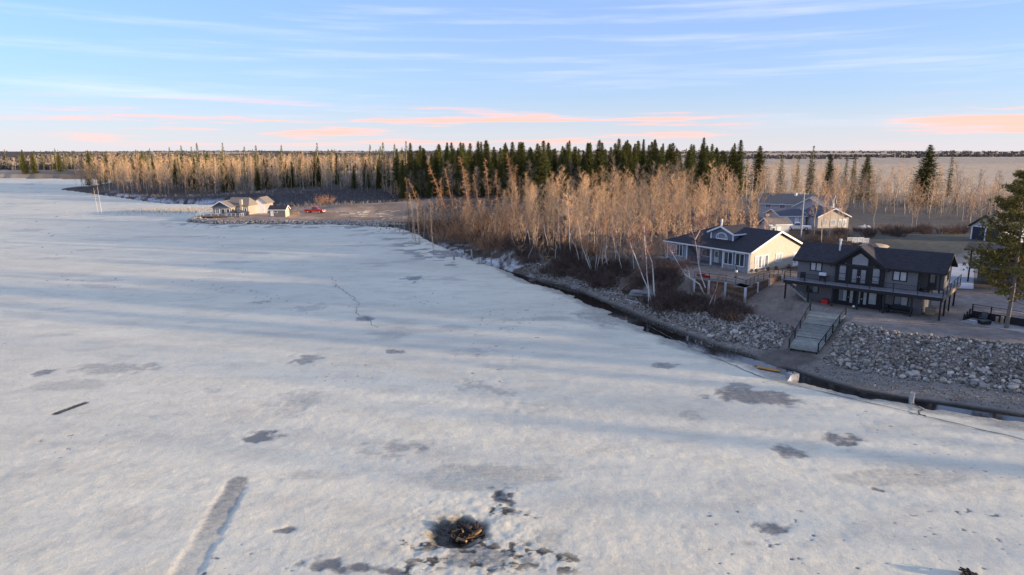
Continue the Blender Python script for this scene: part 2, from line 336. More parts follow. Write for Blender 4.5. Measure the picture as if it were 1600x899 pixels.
# ------------------------------------------------------------------ ground
def lerp(C, c, w): return C*(1-w[:, None])+np.array(c)[None, :]*w[:, None]
def build_ground():
    rs = np.concatenate([1/np.linspace(1/30., 1/420., 420), np.geomspace(430, 9000, 110)])
    X, Y = fan(rs); x = X.ravel(); y = Y.ravel(); z = ground_h(x, y)
    d = lake_sd(x, y); r = np.hypot(x, y)
    n1 = fbm(x, y, 0.05, 4, 31); n2 = fbm(x, y, 0.5, 3, 41)
    C = np.tile(np.array([[0.095, 0.070, 0.050]]), (len(x), 1))             # leaf litter
    C = lerp(C, (0.16, 0.125, 0.085), sstep(0.45, 0.65, n1)*0.7)
    far = sstep(330, 420, r)*sstep(-150, 60, x+0*y) ; C = lerp(C, (0.68, 0.49, 0.29), sstep(262, 300, y+0.25*x)*sstep(70, 110, x))
    fld = fbm(x, y, 0.0018, 2, 77); C = lerp(C, (0.56, 0.42, 0.27), sstep(480, 650, r)*sstep(0.42, 0.5, fld))
    C = lerp(C, (0.26, 0.20, 0.13), sstep(58, 70, x)*sstep(140, 152, y)*sstep(290, 260, y)*(0.5+0.5*n1))
    # gravel pad about the dark house
    g = sstep(20, 10, np.hypot((x-49)/1.3, y-77))
    g = np.maximum(g, sstep(24, 14, np.hypot(x-66, (y-74)/0.8)))
    C = lerp(C, (0.33, 0.275, 0.225), g*(0.75+0.5*(fbm(x, y, 0.35, 4, 81)-0.3)))
    # yard behind: dull grass and gravel
    yd = sstep(34, 22, np.hypot((x-80)/1.3, (y-124)/0.75)); C = lerp(C, (0.14, 0.125, 0.085), yd)
    C = lerp(C, (0.26, 0.24, 0.22), sstep(10, 5, np.abs((y-106)-(x-66)*0.35))*sstep(48, 58, x)*sstep(110, 95, x)*0.9)
    # terrace of the beige house
    C = lerp(C, (0.27, 0.22, 0.17), sstep(13, 9, np.hypot(x-33, (y-97)))*sstep(6, 9, d))
    # sand and bare soil of the point
    s = sstep(0, 3, d)*sstep(-120, -105, x)*sstep(-22, -40, x)*sstep(287, 270, y)*sstep(205, 212, y)
    C = lerp(C, (0.58, 0.37, 0.22), s*(0.55+0.45*sstep(0.40, 0.58, fbm(x, y, 0.09, 3, 5))))
    # scrub clearing
    cl = sstep(268, 285, y)*sstep(345, 330, y)*sstep(-170, -140, x)*sstep(0, -20, x); C = lerp(C, (0.075, 0.060, 0.052), cl)
    # snow left on the marsh edge
    sn = sstep(0, 2, d)*sstep(-90, -105, x)*sstep(-230, -200, x)*sstep(14, 4, d)*sstep(265, 285, y); C = lerp(C, (0.55, 0.55, 0.56), sn*sstep(0.40, 0.55, n2+0.3*(n1-0.5)))
    # wet beach
    near = sstep(135, 110, y)
    C = lerp(C, (0.27, 0.235, 0.19), sstep(9, 6.5, d)*near*sstep(-1, 1.5, d))
    C = lerp(C, (0.030, 0.027, 0.022), sstep(2.0, 1.0, d)*near)
    # rotten snow left along the low shore
    ps = sstep(-0.5, 1.0, d)*sstep(9, 4, d)*sstep(108, 116, y)*sstep(175, 150, y)*sstep(0.50, 0.60, fbm(x, y, 0.35, 4, 87)); C = lerp(C, (0.58, 0.56, 0.52), ps)
    # sandy landing below the board ramp
    q = np.hypot((x-29.6)/3.2, (y-70.6)/2.6); C = lerp(C, (0.155, 0.130, 0.105), sstep(1.15, 0.8, q))
    C = C*(0.8+0.4*n2)[:, None]
    F = fan_faces(len(rs), len(TH)); keep = (d[F] > -14).any(1) | (r[F] > 700).any(1)
    V, F, C = compact(np.stack([x, y, z], 1), F, keep, C)
    me = mesh_np('ground', V, F); set_col(me, C); smooth(me)
    return tag(obj('ground', me, vcol_mat('ground', 0.95, 'col', 0.35, 1.2, 0.6, 3.0, 0.12)), 'brown shore land with gravel yard, leaf litter and tan stubble fields', kind='structure')
ground = build_ground()

# ------------------------------------------------------------------ water and ice
def build_water():
    m, nt, b = new_mat('dark_shore_water'); b.inputs['Base Color'].default_value = (0.018, 0.016, 0.012, 1); b.inputs['Roughness'].default_value = 0.08; b.inputs['Specular IOR Level'].default_value = 0.5
    rs = np.concatenate([np.linspace(20, 60, 60), np.geomspace(61, 900, 240)]); X, Y = fan(rs); x = X.ravel(); y = Y.ravel(); d = lake_sd(x, y)
    F = fan_faces(len(rs), len(TH)); keep = ((d[F] > -8) & (d[F] < 9)).any(1); V, F = compact(np.stack([x, y, np.full(len(x), -0.10)], 1), F, keep)
    return tag(obj('water', mesh_np('water', V, F), m), 'dark open water between ice and shore', kind='structure')
PITS = [(-3.0, 36.9, 1.5)]
def seg_d(x, y, a, b):
    dx, dy = b[0]-a[0], b[1]-a[1]; t = np.clip(((x-a[0])*dx+(y-a[1])*dy)/(dx*dx+dy*dy), 0, 1)
    return np.hypot(x-a[0]-t*dx, y-a[1]-t*dy), t
WET = [  # px, py, half width px, half height px, strength
 (405,683,34,11,.9),(1180,620,46,10,.75),(1160,602,18,6,.6),(1305,688,30,10,.8),(1228,705,22,9,.7),(1210,823,30,10,.75),(185,574,52,9,.45),(450,828,20,7,.8),(510,880,40,12,.95),(560,888,40,9,.9),(610,893,26,8,.9),
 (650,436,18,5,.9),(570,497,14,5,.7),(485,560,22,6,.6),(478,625,38,18,.35),(1040,571,20,5,.6),(940,497,50,9,.5),(755,605,45,14,.4),(785,780,18,16,.95),(805,800,28,8,.8),(760,868,60,20,.6),(850,845,30,18,.35),(620,700,60,16,.45),
 (1365,765,14,5,.8),(610,551,14,4,.7),(665,700,16,6,.55),(740,550,30,7,.35),(1075,650,26,8,.4),(1530,750,50,10,.35),(68,582,12,5,.7),(330,612,30,7,.35),(405,472,22,3,.5),(840,640,60,10,.3),(490,480,20,6,.4),(1170,850,26,8,.4),(960,700,50,10,.25),(1490,690,60,12,.25)]
def build_ice():
    rs = np.concatenate([np.linspace(2, 23, 12), 1/np.linspace(1/24., 1/800., 760)])
    X, Y = fan(rs); x = X.ravel(); y = Y.ravel(); d = lake_sd(x, y)
    m1 = fbm(x, y, 0.25, 4, 51); m2 = fbm(x, y, 1.3, 4, 61); m3 = fbm(x*0.35, y, 0.6, 3, 71)
    gap = 0.2+(2.2-1.3*sstep(24, 31, x))*sstep(-4, 8, x)*(0.25+1.0*fbm(x, y, 0.35, 3, 13)) - 2.0*sstep(0, -8, x)
    e = -(d + gap*0.9 + 1.3*(fbm(x, y, 0.8, 3, 15)-0.5))                     # >0 on the ice
    z = 0.03*(m1-0.5)*2 + 0.025*(m2-0.5)*2*sstep(140, 60, np.hypot(x, y)) + 0.05*(m3-0.5)
    wet = np.zeros_like(x); dirt_shade = np.zeros_like(x)
    wob = (m2-0.5)*0.9+(m1-0.5)*1.0
    for px, py, hw, hh, s in WET:
        cx, cy, _ = PX(px, py); sx = abs(PX(px+hw, py)[0]-cx); sy = abs(PX(px, py-hh)[1]-cy)
        q = np.hypot((x-cx)/sx, (y-cy)/sy)+wob*2.2
        wet = np.maximum(wet, s*sstep(1.45, 0.35, q))
    # random melt spots and crumbs
    sp = fbm(x*0.45, y, 0.16, 4, 91); wet = np.maximum(wet, 0.38*sstep(0.64, 0.76, sp))
    sp2 = fbm(x, y, 2.2, 2, 95); band = sstep(0.52, 0.66, fbm(x, y, 0.06, 3, 97)); wet = np.maximum(wet, 0.8*sstep(0.80, 0.87, sp2)*band)
    # broken rotten edge
    wet = np.maximum(wet, 0.55*sstep(3.2, 0.6, e+2.5*(m1-0.5))*sstep(-25, -5, x))
    wet = np.maximum(wet, 0.75*sstep(0.52, 0.62, fbm(x*0.5, y, 0.5, 3, 99))*sstep(20, 6, e)*sstep(125, 135, y)*sstep(6, -2, x)*sstep(240, 200, y))
    z -= 0.03*wet
    # old track ridge
    a, b = PX(285, 905)[:2], PX(372, 752)[:2]; q, t = seg_d(x, y, a, b); w = 1.0-0.15*t
    q = q+0.35*(m2-0.5)
    tr = sstep(w*1.1, w*0.55, q); z -= 0.05*tr*sstep(1.02, 0.9, t); wet = np.maximum(wet, tr*(0.30+0.35*t))
    a, b = PX(88, 646)[:2], PX(132, 630)[:2]; q, t = seg_d(x, y, a, b); tr = sstep(0.45, 0.25, q); z -= 0.02*tr; dirt_shade = np.maximum(dirt_shade, 0.8*tr)  # short groove, its dark shadow painted into the ice colour
    # melt hole round the burnt wood, soot about it, shade to its left painted into the colour
    for cx, cy, rr in PITS:
        q = np.hypot(x-cx+0.25, (y-cy)*1.05)+0.9*(m2-0.5)
        z -= 0.52*sstep(rr*1.35, rr*0.55, q)
        dirt_shade = np.maximum(dirt_shade, 0.8*sstep(rr*1.6, rr*0.9, q)); dirt_shade = np.maximum(dirt_shade, 0.97*sstep(1.35, 0.8, np.hypot(x-cx-0.25, y-cy)+0.6*(m2-0.5)))
        sl = np.zeros_like(x)
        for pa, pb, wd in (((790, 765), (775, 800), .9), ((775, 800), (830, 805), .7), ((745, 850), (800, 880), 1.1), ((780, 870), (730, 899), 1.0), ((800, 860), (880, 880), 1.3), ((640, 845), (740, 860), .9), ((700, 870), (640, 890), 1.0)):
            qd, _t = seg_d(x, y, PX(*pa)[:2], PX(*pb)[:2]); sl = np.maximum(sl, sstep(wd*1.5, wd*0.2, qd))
        dirt_shade = np.maximum(dirt_shade, 0.8*sl*sstep(0.47, 0.66, fbm(x, y, 2.3, 4, 33))); z += 0.05*sl*(fbm(x, y, 2.6, 3, 37)-0.5)
        z += 0.05*(fbm(x, y, 1.6, 4, 35)-0.5)*2*sstep(6.5, 3, np.hypot(x-cx, y-cy))
    z = np.where(e > 0, z, 0) + np.where(e < 0.25, -0.55*sstep(0.25, -0.9, e), 0)
    F = fan_faces(len(rs), len(TH)); keep = (e[F] > -1.2).any(1) & (np.hypot(x, y)[F] < 780).any(1)
    V, F, wet, dirt_shade = compact(np.stack([x, y, z], 1), F, keep, wet, dirt_shade)
    me = mesh_np('lake_ice', V, F); set_val(me, wet, 'wet'); set_val(me, dirt_shade, 'dirt_shade'); smooth(me)
    m, nt, b = new_mat('snowy_ice'); N = nt.nodes; L = nt.links
    tc = N.new('ShaderNodeTexCoord')
    def noise(sc, det=5, stretch=None, ro=0.6):
        n = N.new('ShaderNodeTexNoise'); n.inputs['Scale'].default_value = sc; n.inputs['Detail'].default_value = det; n.inputs['Roughness'].default_value = ro
        if stretch:
            mp = N.new('ShaderNodeMapping'); mp.inputs['Scale'].default_value = stretch; L.new(tc.outputs['Object'], mp.inputs[0]); L.new(mp.outputs[0], n.inputs['Vector'])
        else: L.new(tc.outputs['Object'], n.inputs['Vector'])
        return n.outputs[0]
    def mixc(f, a, bcol):
        mx = N.new('ShaderNodeMix'); mx.data_type = 'RGBA'; L.new(f, mx.inputs[0])
        if isinstance(a, tuple): mx.inputs[6].default_value = a
        else: L.new(a, mx.inputs[6])
        mx.inputs[7].default_value = bcol; return mx.outputs[2]
    def ramp(v, lo, hi, o0=0.0, o1=1.0):
        r = N.new('ShaderNodeMapRange'); r.inputs[1].default_value = lo; r.inputs[2].default_value = hi; r.inputs[3].default_value = o0; r.inputs[4].default_value = o1; L.new(v, r.inputs[0]); return r.outputs[0]
    c = mixc(ramp(noise(0.05, 6, (0.5, 1, 1)), 0.40, 0.62), (0.90, 0.81, 0.585, 1), (0.79, 0.71, 0.52, 1))
    c = mixc(ramp(noise(0.35, 7, (0.45, 1, 1), 0.75), 0.48, 0.74, 0, 0.75), c, (0.57, 0.51, 0.38, 1))
    c = mixc(ramp(noise(3.0, 7, None, 0.8), 0.52, 0.78, 0, 0.6), c, (0.48, 0.445, 0.355, 1))
    c = mixc(ramp(noise(0.14, 8, (0.6, 1, 1), 0.8), 0.51, 0.68, 0, 0.5), c, (0.60, 0.53, 0.385, 1))
    c = mixc(ramp(noise(1.3, 10, (0.5, 1, 1), 0.86), 0.57, 0.70, 0, 0.55), c, (0.40, 0.365, 0.285, 1))
    c = mixc(ramp(noise(7.0, 6, None, 0.8), 0.62, 0.72, 0, 0.7), c, (0.30, 0.275, 0.22, 1))
    aw = N.new('ShaderNodeAttribute'); aw.attribute_name = 'wet'; ad = N.new('ShaderNodeAttribute'); ad.attribute_name = 'dirt_shade'
    def broken(att, n, amp, lo, hi):
        sm = N.new('ShaderNodeMath'); sm.operation = 'MULTIPLY_ADD'; sm.inputs[1].default_value = amp; L.new(n, sm.inputs[0]); L.new(att, sm.inputs[2]); r = ramp(sm.outputs[0], lo, hi)
        ml = N.new('ShaderNodeMath'); ml.operation = 'MULTIPLY'; L.new(r, ml.inputs[0]); ml2 = ramp(att, 0.0, 0.5); L.new(ml2, ml.inputs[1]); return ml.outputs[0]
    nf = noise(2.8, 8, (0.6, 1, 1), 0.8)
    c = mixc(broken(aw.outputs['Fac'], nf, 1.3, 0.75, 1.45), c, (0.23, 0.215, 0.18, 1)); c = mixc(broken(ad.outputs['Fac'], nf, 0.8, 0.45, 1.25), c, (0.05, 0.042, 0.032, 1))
    L.new(c, b.inputs['Base Color'])
    L.new(ramp(aw.outputs['Fac'], 0, 1, 0.75, 0.35), b.inputs['Roughness']); b.inputs['Specular IOR Level'].default_value = 0.25
    bp = N.new('ShaderNodeBump'); bp.inputs['Strength'].default_value = 0.9; bp.inputs['Distance'].default_value = 0.07
    ad2 = N.new('ShaderNodeMath'); ad2.operation = 'ADD'; L.new(noise(2.4, 8, None, 0.72), ad2.inputs[0])
    sc2 = N.new('ShaderNodeMath'); sc2.operation = 'MULTIPLY'; sc2.inputs[1].default_value = 0.5; L.new(noise(11.0, 5, (0.7, 1, 1), 0.8), sc2.inputs[0]); L.new(sc2.outputs[0], ad2.inputs[1])
    L.new(ad2.outputs[0], bp.inputs['Height']); L.new(bp.outputs[0], b.inputs['Normal'])
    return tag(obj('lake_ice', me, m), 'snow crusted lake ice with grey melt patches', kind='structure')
water = build_water()
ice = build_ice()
def crack(pts, w, wob, seed, label):
    r_ = random.Random(seed); P3 = [Vector(PX(*p)) for p in pts]; fine = []
    for a, b in zip(P3, P3[1:]):
        n = max(2, int((b-a).length/0.7))
        for k in range(n): fine.append(a.lerp(b, k/n)+Vector((r_.uniform(-wob, wob), r_.uniform(-wob, wob), 0)))
    fine.append(P3[-1]); V = []; F = []
    for i, p in enumerate(fine):
        d = unit(fine[min(i+1, len(fine)-1)]-fine[max(i-1, 0)]); s = Vector((-d.y, d.x, 0))*w*r_.uniform(0.5, 1.2)
        V += [(p.x+s.x, p.y+s.y, 0.055), (p.x-s.x, p.y-s.y, 0.055)]
    for i in range(len(fine)-1): F.append((2*i, 2*i+1, 2*i+3, 2*i+2))
    me = bpy.data.meshes.new('ice_crack'); me.from_pydata(V, [], F)
    tag(obj('ice_crack', me, M['crack']), label, kind='structure')
M['crack'] = mat('wet_crack', (0.10, 0.105, 0.10), 0.5, 0.3, 1.0)
crack([(1010,508),(1060,535),(1120,561),(1190,590),(1280,612),(1400,640),(1500,664),(1600,688),(1700,712)], 0.07, 0.10, 1, 'long thin crack running along the ice edge')
crack([(515,432),(530,452),(552,466),(560,478),(552,488),(580,500),(592,514)], 0.045, 0.5, 2, 'winding dark crack out on the ice')
crack([(1425,630),(1440,640),(1437,648),(1446,652)], 0.10, 0.15, 3, 'short crack at the stump in the water')

# ------------------------------------------------------------------ stones of the bank
def ico():
    t = (1+5**0.5)/2
    V = np.array([(-1,t,0),(1,t,0),(-1,-t,0),(1,-t,0),(0,-1,t),(0,1,t),(0,-1,-t),(0,1,-t),(t,0,-1),(t,0,1),(-t,0,-1),(-t,0,1)], float)
    V /= np.linalg.norm(V[0])
    F = np.array([(0,11,5),(0,5,1),(0,1,7),(0,7,10),(0,10,11),(1,5,9),(5,11,4),(11,10,2),(10,7,6),(7,1,8),(3,9,4),(3,4,2),(3,2,6),(3,6,8),(3,8,9),(4,9,5),(2,4,11),(6,2,10),(8,6,7),(9,8,1)])
    return V, F
def ico2():
    V, F = ico(); V = [tuple(v) for v in V]; c = {}; out = []
    def mid(a, b):
        k = (min(a, b), max(a, b))
        if k not in c:
            p = (np.array(V[a])+np.array(V[b])); p /= np.linalg.norm(p); c[k] = len(V); V.append(tuple(p))
        return c[k]
    for a, b, d in F:
        ab, bd, da = mid(a, b), mid(b, d), mid(d, a); out += [(a, ab, da), (b, bd, ab), (d, da, bd), (ab, bd, da)]
    return np.array(V), np.array(out)
def rand_rot(rs):
    q = rs.normal(size=4); q /= np.linalg.norm(q); w, x, y, z = q
    return np.array([[1-2*(y*y+z*z), 2*(x*y-z*w), 2*(x*z+y*w)], [2*(x*y+z*w), 1-2*(x*x+z*z), 2*(y*z-x*w)], [2*(x*z-y*w), 2*(y*z+x*w), 1-2*(x*x+y*y)]])
def rubble(name, pts, sizes, cols, seed, parent, sink=0.25):
    rs = np.random.RandomState(seed); V0, F0 = ico(); n = len(pts); Vs = []; Fs = []; Cs = []
    for k in range(n):
        s = V0*(1+0.28*rs.uniform(-1, 1, (12, 1)))*np.array([1, rs.uniform(0.6, 1), rs.uniform(0.45, 0.85)]); s = s@rand_rot(rs).T*sizes[k]*0.5
        Vs.append(s+np.array(pts[k])+np.array([0, 0, sizes[k]*sink])); Fs.append(F0+12*k); Cs.append(np.repeat([cols[k]], 12, 0))
    me = mesh_np(name, np.concatenate(Vs), np.concatenate(Fs)); set_col(me, np.concatenate(Cs))
    return tag(obj(name, me, M['rubble'], parent), kind='stuff')
M['rubble'] = vcol_mat('bank_stones', 0.85, 'col', 0.25, 5.0, 0.4, 14.0, 0.04)
M['stone'] = mat('boulder', (0.40, 0.345, 0.285), 0.85, 0.25, 2.0, 0.6, 7.0, obj_rand=0.45)
def in_ramp(x, y):
    # board ramp and sandy landing stay clear
    ax, ay = 31.3, 71.2; ux, uy = (37.75-31.75)/10.1, (79.6-71.55)/10.1
    u = (x-ax)*ux+(y-ay)*uy; v = -(x-ax)*uy+(y-ay)*ux
    return ((np.abs(v) < 2.5) & (u > -1.0)) | (np.hypot((x-29.6)/3.2, (y-70.6)/2.6) < 1.0)
def scatter_bank(n, seed, xr, yr, dlo, dhi):
    rs = np.random.RandomState(seed); x = rs.uniform(*xr, n); y = rs.uniform(*yr, n); d = lake_sd(x, y)
    wb = 2.2+4.3*sstep(20, 36, x)*sstep(90, 60, y)
    k = (d > dlo*wb/6.5) & (d < wb+dhi) & ~in_ramp(x, y); return x[k], y[k], d[k], wb[k], rs
def stones():
    x, y, d, wb, rs = scatter_bank(330000, 5, (2, 66), (44, 130), 2.0, 8.2)
    # slope stones: dense on the slope, pebbles on the beach
    slope = sstep(-0.6, 0.8, d-wb*0.88)*np.where(x > 24, 1.0, np.where(d < wb+3.2, 1.0, 0.12))
    slope = slope*np.where((x < 28) & (x > 20) & (d > wb+4.5) & (y > 74), 0.15, 1.0)
    keep = rs.uniform(size=len(x)) < np.where(slope > 0.3, 0.75*slope, 0.5)
    x, y, d, wb, slope = x[keep], y[keep], d[keep], wb[keep], slope[keep]
    big = rs.uniform(size=len(x))
    size = np.where(slope > 0.3, 0.11+0.40*big**4, 0.05+0.14*big**4)*np.where(x < 22, 0.8, 1.0)
    z = ground_h(x, y); g = rs.uniform(0.08, 0.40, len(x)); g = np.where(rs.uniform(size=len(x)) < 0.10, g+0.25, g)*np.where(d < wb*0.7, 0.75, 1.0)
    w = rs.uniform(-1, 1, len(x)); C = np.stack([g*(1.14+0.09*w), g, g*(0.82-0.09*w)], 1)
    rubble('stone_rubble', np.stack([x, y, z], 1), size, C, 6, ground)
    # the 300 largest, one by one
    V0, F0 = ico2(); meshes = []
    for k in range(10):
        r2 = np.random.RandomState(100+k); D = r2.normal(size=(9, 3)); D /= np.linalg.norm(D, axis=1)[:, None]
        sc = np.ones(len(V0))
        for q in D: sc -= np.maximum(V0@q-r2.uniform(0.45, 0.8), 0)*0.8
        V = V0*sc[:, None]*np.array([1, r2.uniform(0.65, 0.95), r2.uniform(0.5, 0.8)])*(1+0.05*r2.uniform(-1, 1, (len(V0), 1)))
        me = mesh_np('stone', V*0.5, F0); me.materials.append(M['stone']); meshes.append(me)
    x, y, d, wb, rs = scatter_bank(9000, 15, (23, 64), (46, 92), 5.2, 8.0); n = 0
    for i in range(len(x)):
        if n >= 300: break
        if d[i] < wb[i]*0.9 or (x[i] < 28 and y[i] > 76 and d[i] > wb[i]+4): continue
        low = d[i] < wb[i]+2.5
        s = rs.uniform(0.5, 1.15) if low else rs.uniform(0.36, 0.72)
        if not low and rs.uniform() < 0.45: continue
        o = obj('stone', meshes[n % 10], None, ground)
        o.location = (x[i], y[i], gz(x[i], y[i])+s*0.12); o.rotation_euler = (rs.uniform(-.3, .3), rs.uniform(-.3, .3), rs.uniform(0, 6.3)); o.scale = (s, s, s); n += 1
    # riprap of the point with the small cottage
    rs = np.random.RandomState(8); x = rs.uniform(-108, -30, 30000); y = rs.uniform(205, 245, 30000); d = lake_sd(x, y); k = (d > 0.8) & (d < 4.6)
    x, y, d = x[k], y[k], d[k]; g = rs.uniform(0.2, 0.6, len(x)); C = np.stack([g*1.12, g*0.95, g*0.76], 1)
    rubble('shore_riprap', np.stack([x, y, ground_h(x, y)], 1), 0.3+0.7*rs.uniform(size=len(x))**2, C, 9, ground)
stones()


# ------------------------------------------------------------------ trees: meshes shared by the copies
UP = Vector((0, 0, 1))
def rdir(r, el0, el1):
    a = r.uniform(0, 6.2832); e = math.radians(r.uniform(el0, el1)); return Vector((math.cos(e)*math.cos(a), math.cos(e)*math.sin(a), math.sin(e)))
def twig(mb, p, d, L, w, r):
    s = unit(d.cross(Vector((r.uniform(-1, 1), r.uniform(-1, 1), r.uniform(-1, 1)))))*w*0.5
    mb.tri(p-s, p+s, p+d*L)
def limb_with_twigs(mb, p, d, L, r0, r, ntw, twl, tww, curl=0.25):
    d = unit(d); p1 = p+d*L*0.5+Vector((r.uniform(-.08, .08), r.uniform(-.08, .08), 0))*L; d2 = unit(d+UP*curl+Vector((r.uniform(-.2, .2), r.uniform(-.2, .2), 0))); p2 = p1+d2*L*0.5
    mb.tube([p, p1, p2], [r0, r0*0.6, r0*0.15], 3, cap=False)
    for k in range(ntw):
        t = r.uniform(0.2, 1.0); q = p.lerp(p1, t*2) if t < 0.5 else p1.lerp(p2, t*2-1)
        dd = unit((d if t < 0.5 else d2)*0.8+rdir(r, -20, 70)*0.9)
        l = twl*r.uniform(0.5, 1.2); e = q+dd*l
        twig(mb, q, dd, l, tww, r)
        for _ in range(3):
            d3 = unit(dd+rdir(r, -30, 70)*0.8); twig(mb, q+dd*l*r.uniform(0.25, 0.9), d3, l*r.uniform(0.4, 0.75), tww*0.75, r)
    return p2
def bare_tree(seed, h, r0, cb, spread, nl, ntw, twl=0.8, tww=0.03, el=(30, 65), wob=0.02, sides=6):
    r = random.Random(seed); tr = MB(); cr = MB(); pts = []; x = y = 0.0
    for k in range(9):
        pts.append(Vector((x, y, h*k/8.0-(0.35 if k == 0 else 0)))); x += r.uniform(-wob, wob)*h; y += r.uniform(-wob, wob)*h
    rad = [r0*(1-0.92*k/8.0) for k in range(9)]; rad[0] *= 1.25
    tr.tube(pts, rad, sides)
    for k in range(nl):
        t = cb+(0.97-cb)*(k+r.random())/nl; f = t*8; i = min(7, int(f)); p = pts[i].lerp(pts[i+1], f-i)
        s = (t-cb)/(1-cb); L = spread*(0.35+0.65*math.sin(min(1.0, s*1.15+0.12)*math.pi)**0.7)*r.uniform(0.7, 1.15)
        limb_with_twigs(cr, p, rdir(r, *el), L, max(0.012, r0*0.32*(1-0.6*s)), r, ntw, twl, tww)
    return tr.mesh('trunk'), cr.mesh('crown')
def dead_conifer(seed, h, r0, ln=1.3):
    r = random.Random(seed); tr = MB(); cr = MB()
    pts = [Vector((r.uniform(-.05, .05), r.uniform(-.05, .05), h*k/6-(0.3 if k == 0 else 0))) for k in range(7)]
    tr.tube(pts, [r0*(1-0.9*k/6) for k in range(7)], 5)
    n = int(h*9)
    for k in range(n):
        t = 0.12+0.87*k/n; p = pts[min(5, int(t*6))].lerp(pts[min(5, int(t*6))+1], t*6-min(5, int(t*6)))
        L = ln*(1-0.8*t)*r.uniform(0.4, 1.2); d = rdir(r, -15, 20)
        cr.tube([p, p+d*L*0.6, p+d*L+UP*0.1*L], [0.022, 0.015, 0.006], 3, cap=False)
        for _ in range(5): twig(cr, p+d*L*r.uniform(0.3, 1), unit(d*0.5+rdir(r, -40, 40)), r.uniform(.2, .5), 0.025, r)
    return tr.mesh('trunk'), cr.mesh('crown')
def spruce(seed, h, R, dens=1.0, gap=0.06):
    r = random.Random(seed); tr = MB(); cr = MB()
    tr.tube([(0, 0, -0.4), (0, 0, h*0.5), (0, 0, h*0.98)], [0.018*h, 0.010*h, 0.02], 6)
    z = h*gap; ph = 0.0
    while z < h*0.985:
        t = z/h; rad = R*((1-t)**0.78)*r.uniform(0.75, 1.12)+0.10; n = max(4, int((5+6*(1-t))*dens)); ph += 2.4
        for k in range(n):
            if r.random() < 0.07: continue
            a = ph+6.2832*k/n+r.uniform(-.25, .25); L = rad*r.uniform(0.65, 1.15); droop = -0.30+0.75*t+r.uniform(-.12, .12)
            d = Vector((math.cos(a), math.sin(a), droop)); side = Vector((-math.sin(a), math.cos(a), 0)); p = Vector((0, 0, z+r.uniform(-.1, .1)))
            m = max(3, int(L/0.32))
            for q in range(m):
                f = (q+0.35)/m; c = p+d*L*f+UP*(0.18*L*f*f); w = (0.30+0.42*(1-f))*min(1.0, 0.45+0.35*L); s = 1 if q % 2 else -1
                tipd = unit(d*0.8+side*s*r.uniform(0.4, 1.1)+UP*r.uniform(-.45, .1)); l = w*r.uniform(0.9, 1.5)
                nrm = unit(side*0.8+d*0.3+UP*r.uniform(-.6, .6)); cr.tri(c-nrm*w*0.30, c+nrm*w*0.30, c+tipd*l)
                if r.random() < 0.6:
                    tip2 = unit(d*0.7-side*s*r.uniform(0.4, 1.0)-UP*r.uniform(0, .7)); cr.tri(c-UP*w*0.22, c+UP*w*0.18+nrm*0.1, c+tip2*l)
        z += (0.26+0.012*h)*(1.05-0.55*t)
    for k in range(7): a = k*0.9; cr.tri((0.05*math.cos(a), 0.05*math.sin(a), h*0.94), (-.05*math.cos(a), .05*math.sin(a), h*0.94), (0.04*math.cos(a), 0.04*math.sin(a), h*1.02))
    return tr.mesh('trunk'), cr.mesh('crown')
def pine(seed, h):
    r = random.Random(seed); tr = MB(); cr = MB(); lb = MB()
    pts = [Vector((0.12*math.sin(k*1.3), 0.1*math.cos(k), h*k/8-(0.4 if k == 0 else 0))) for k in range(9)]
    tr.tube(pts, [0.20*(1-0.88*k/8)+0.02 for k in range(9)], 8)
    for k in range(120):
        t = 0.16+0.82*((k+r.random())/120)**0.9; i = min(7, int(t*8)); p = pts[i].lerp(pts[i+1], t*8-i)
        L = (4.8*(1-t)**0.6*(0.5+0.7*min(1, t*2.2)))*r.uniform(0.55, 1.1)+0.3; d = rdir(r, -18, 22)
        m = p+d*L*0.55-UP*0.05*L; e = p+d*L+UP*0.10*L; lb.tube([p, m, e], [0.045*(1-t)+0.015, 0.028, 0.008], 4, cap=False)
        if t < 0.26 and r.random() < 0.6: continue
        for q in range(int(8+L*9)):
            f = r.uniform(0.22, 1.05); c = p.lerp(m, f*1.8) if f < 0.55 else m.lerp(e, (f-.55)*2.2)
            c = c+Vector((r.uniform(-.4, .4), r.uniform(-.4, .4), r.uniform(-.22, .2)))*(0.5+0.25*L*f); ax = unit(d*0.6+rdir(r, -20, 70))
            for _ in range(13):
                dd = unit(ax*0.7+rdir(r, -50, 80)); twig(cr, c, dd, r.uniform(.2, .45), 0.085, r)
    return tr.mesh('trunk'), cr.mesh('crown'), lb.mesh('limb')
def bush(seed, h, w, n, tl=0.5, tww=0.025):
    r = random.Random(seed); st = MB(); tw = MB()
    for k in range(n):
        a = r.uniform(0, 6.2832); q = math.sqrt(r.random())*0.35*w; p = Vector((q*math.cos(a), q*math.sin(a), -0.15))
        d = unit(Vector((math.cos(a)*q*1.4/w*1.6, math.sin(a)*q*1.4/w*1.6, 1.0))+Vector((r.uniform(-.35, .35), r.uniform(-.35, .35), 0))); L = h*r.uniform(0.55, 1.1)
        m = p+d*L*0.5; e = m+unit(d+Vector((r.uniform(-.3, .3), r.uniform(-.3, .3), 0)))*L*0.5
        st.tube([p, m, e], [0.022, 0.016, 0.005], 3, cap=False)
        for _ in range(9):
            f = r.uniform(0.25, 1.0); c = p.lerp(m, f*2) if f < .5 else m.lerp(e, f*2-1); dd = unit(d+rdir(r, -10, 60)); l = tl*r.uniform(.5, 1.3); twig(tw, c, dd, l, tww, r)
            for _ in range(2): twig(tw, c+dd*l*r.uniform(.3, .9), unit(dd+rdir(r, -20, 60)), l*.6, tww*.8, r)
    return st.mesh('stem'), tw.mesh('twigs')
def part_mats(pair, mats):
    for me, m in zip(pair, mats): me.materials.append(M[m]); me.name = me.name
    return pair
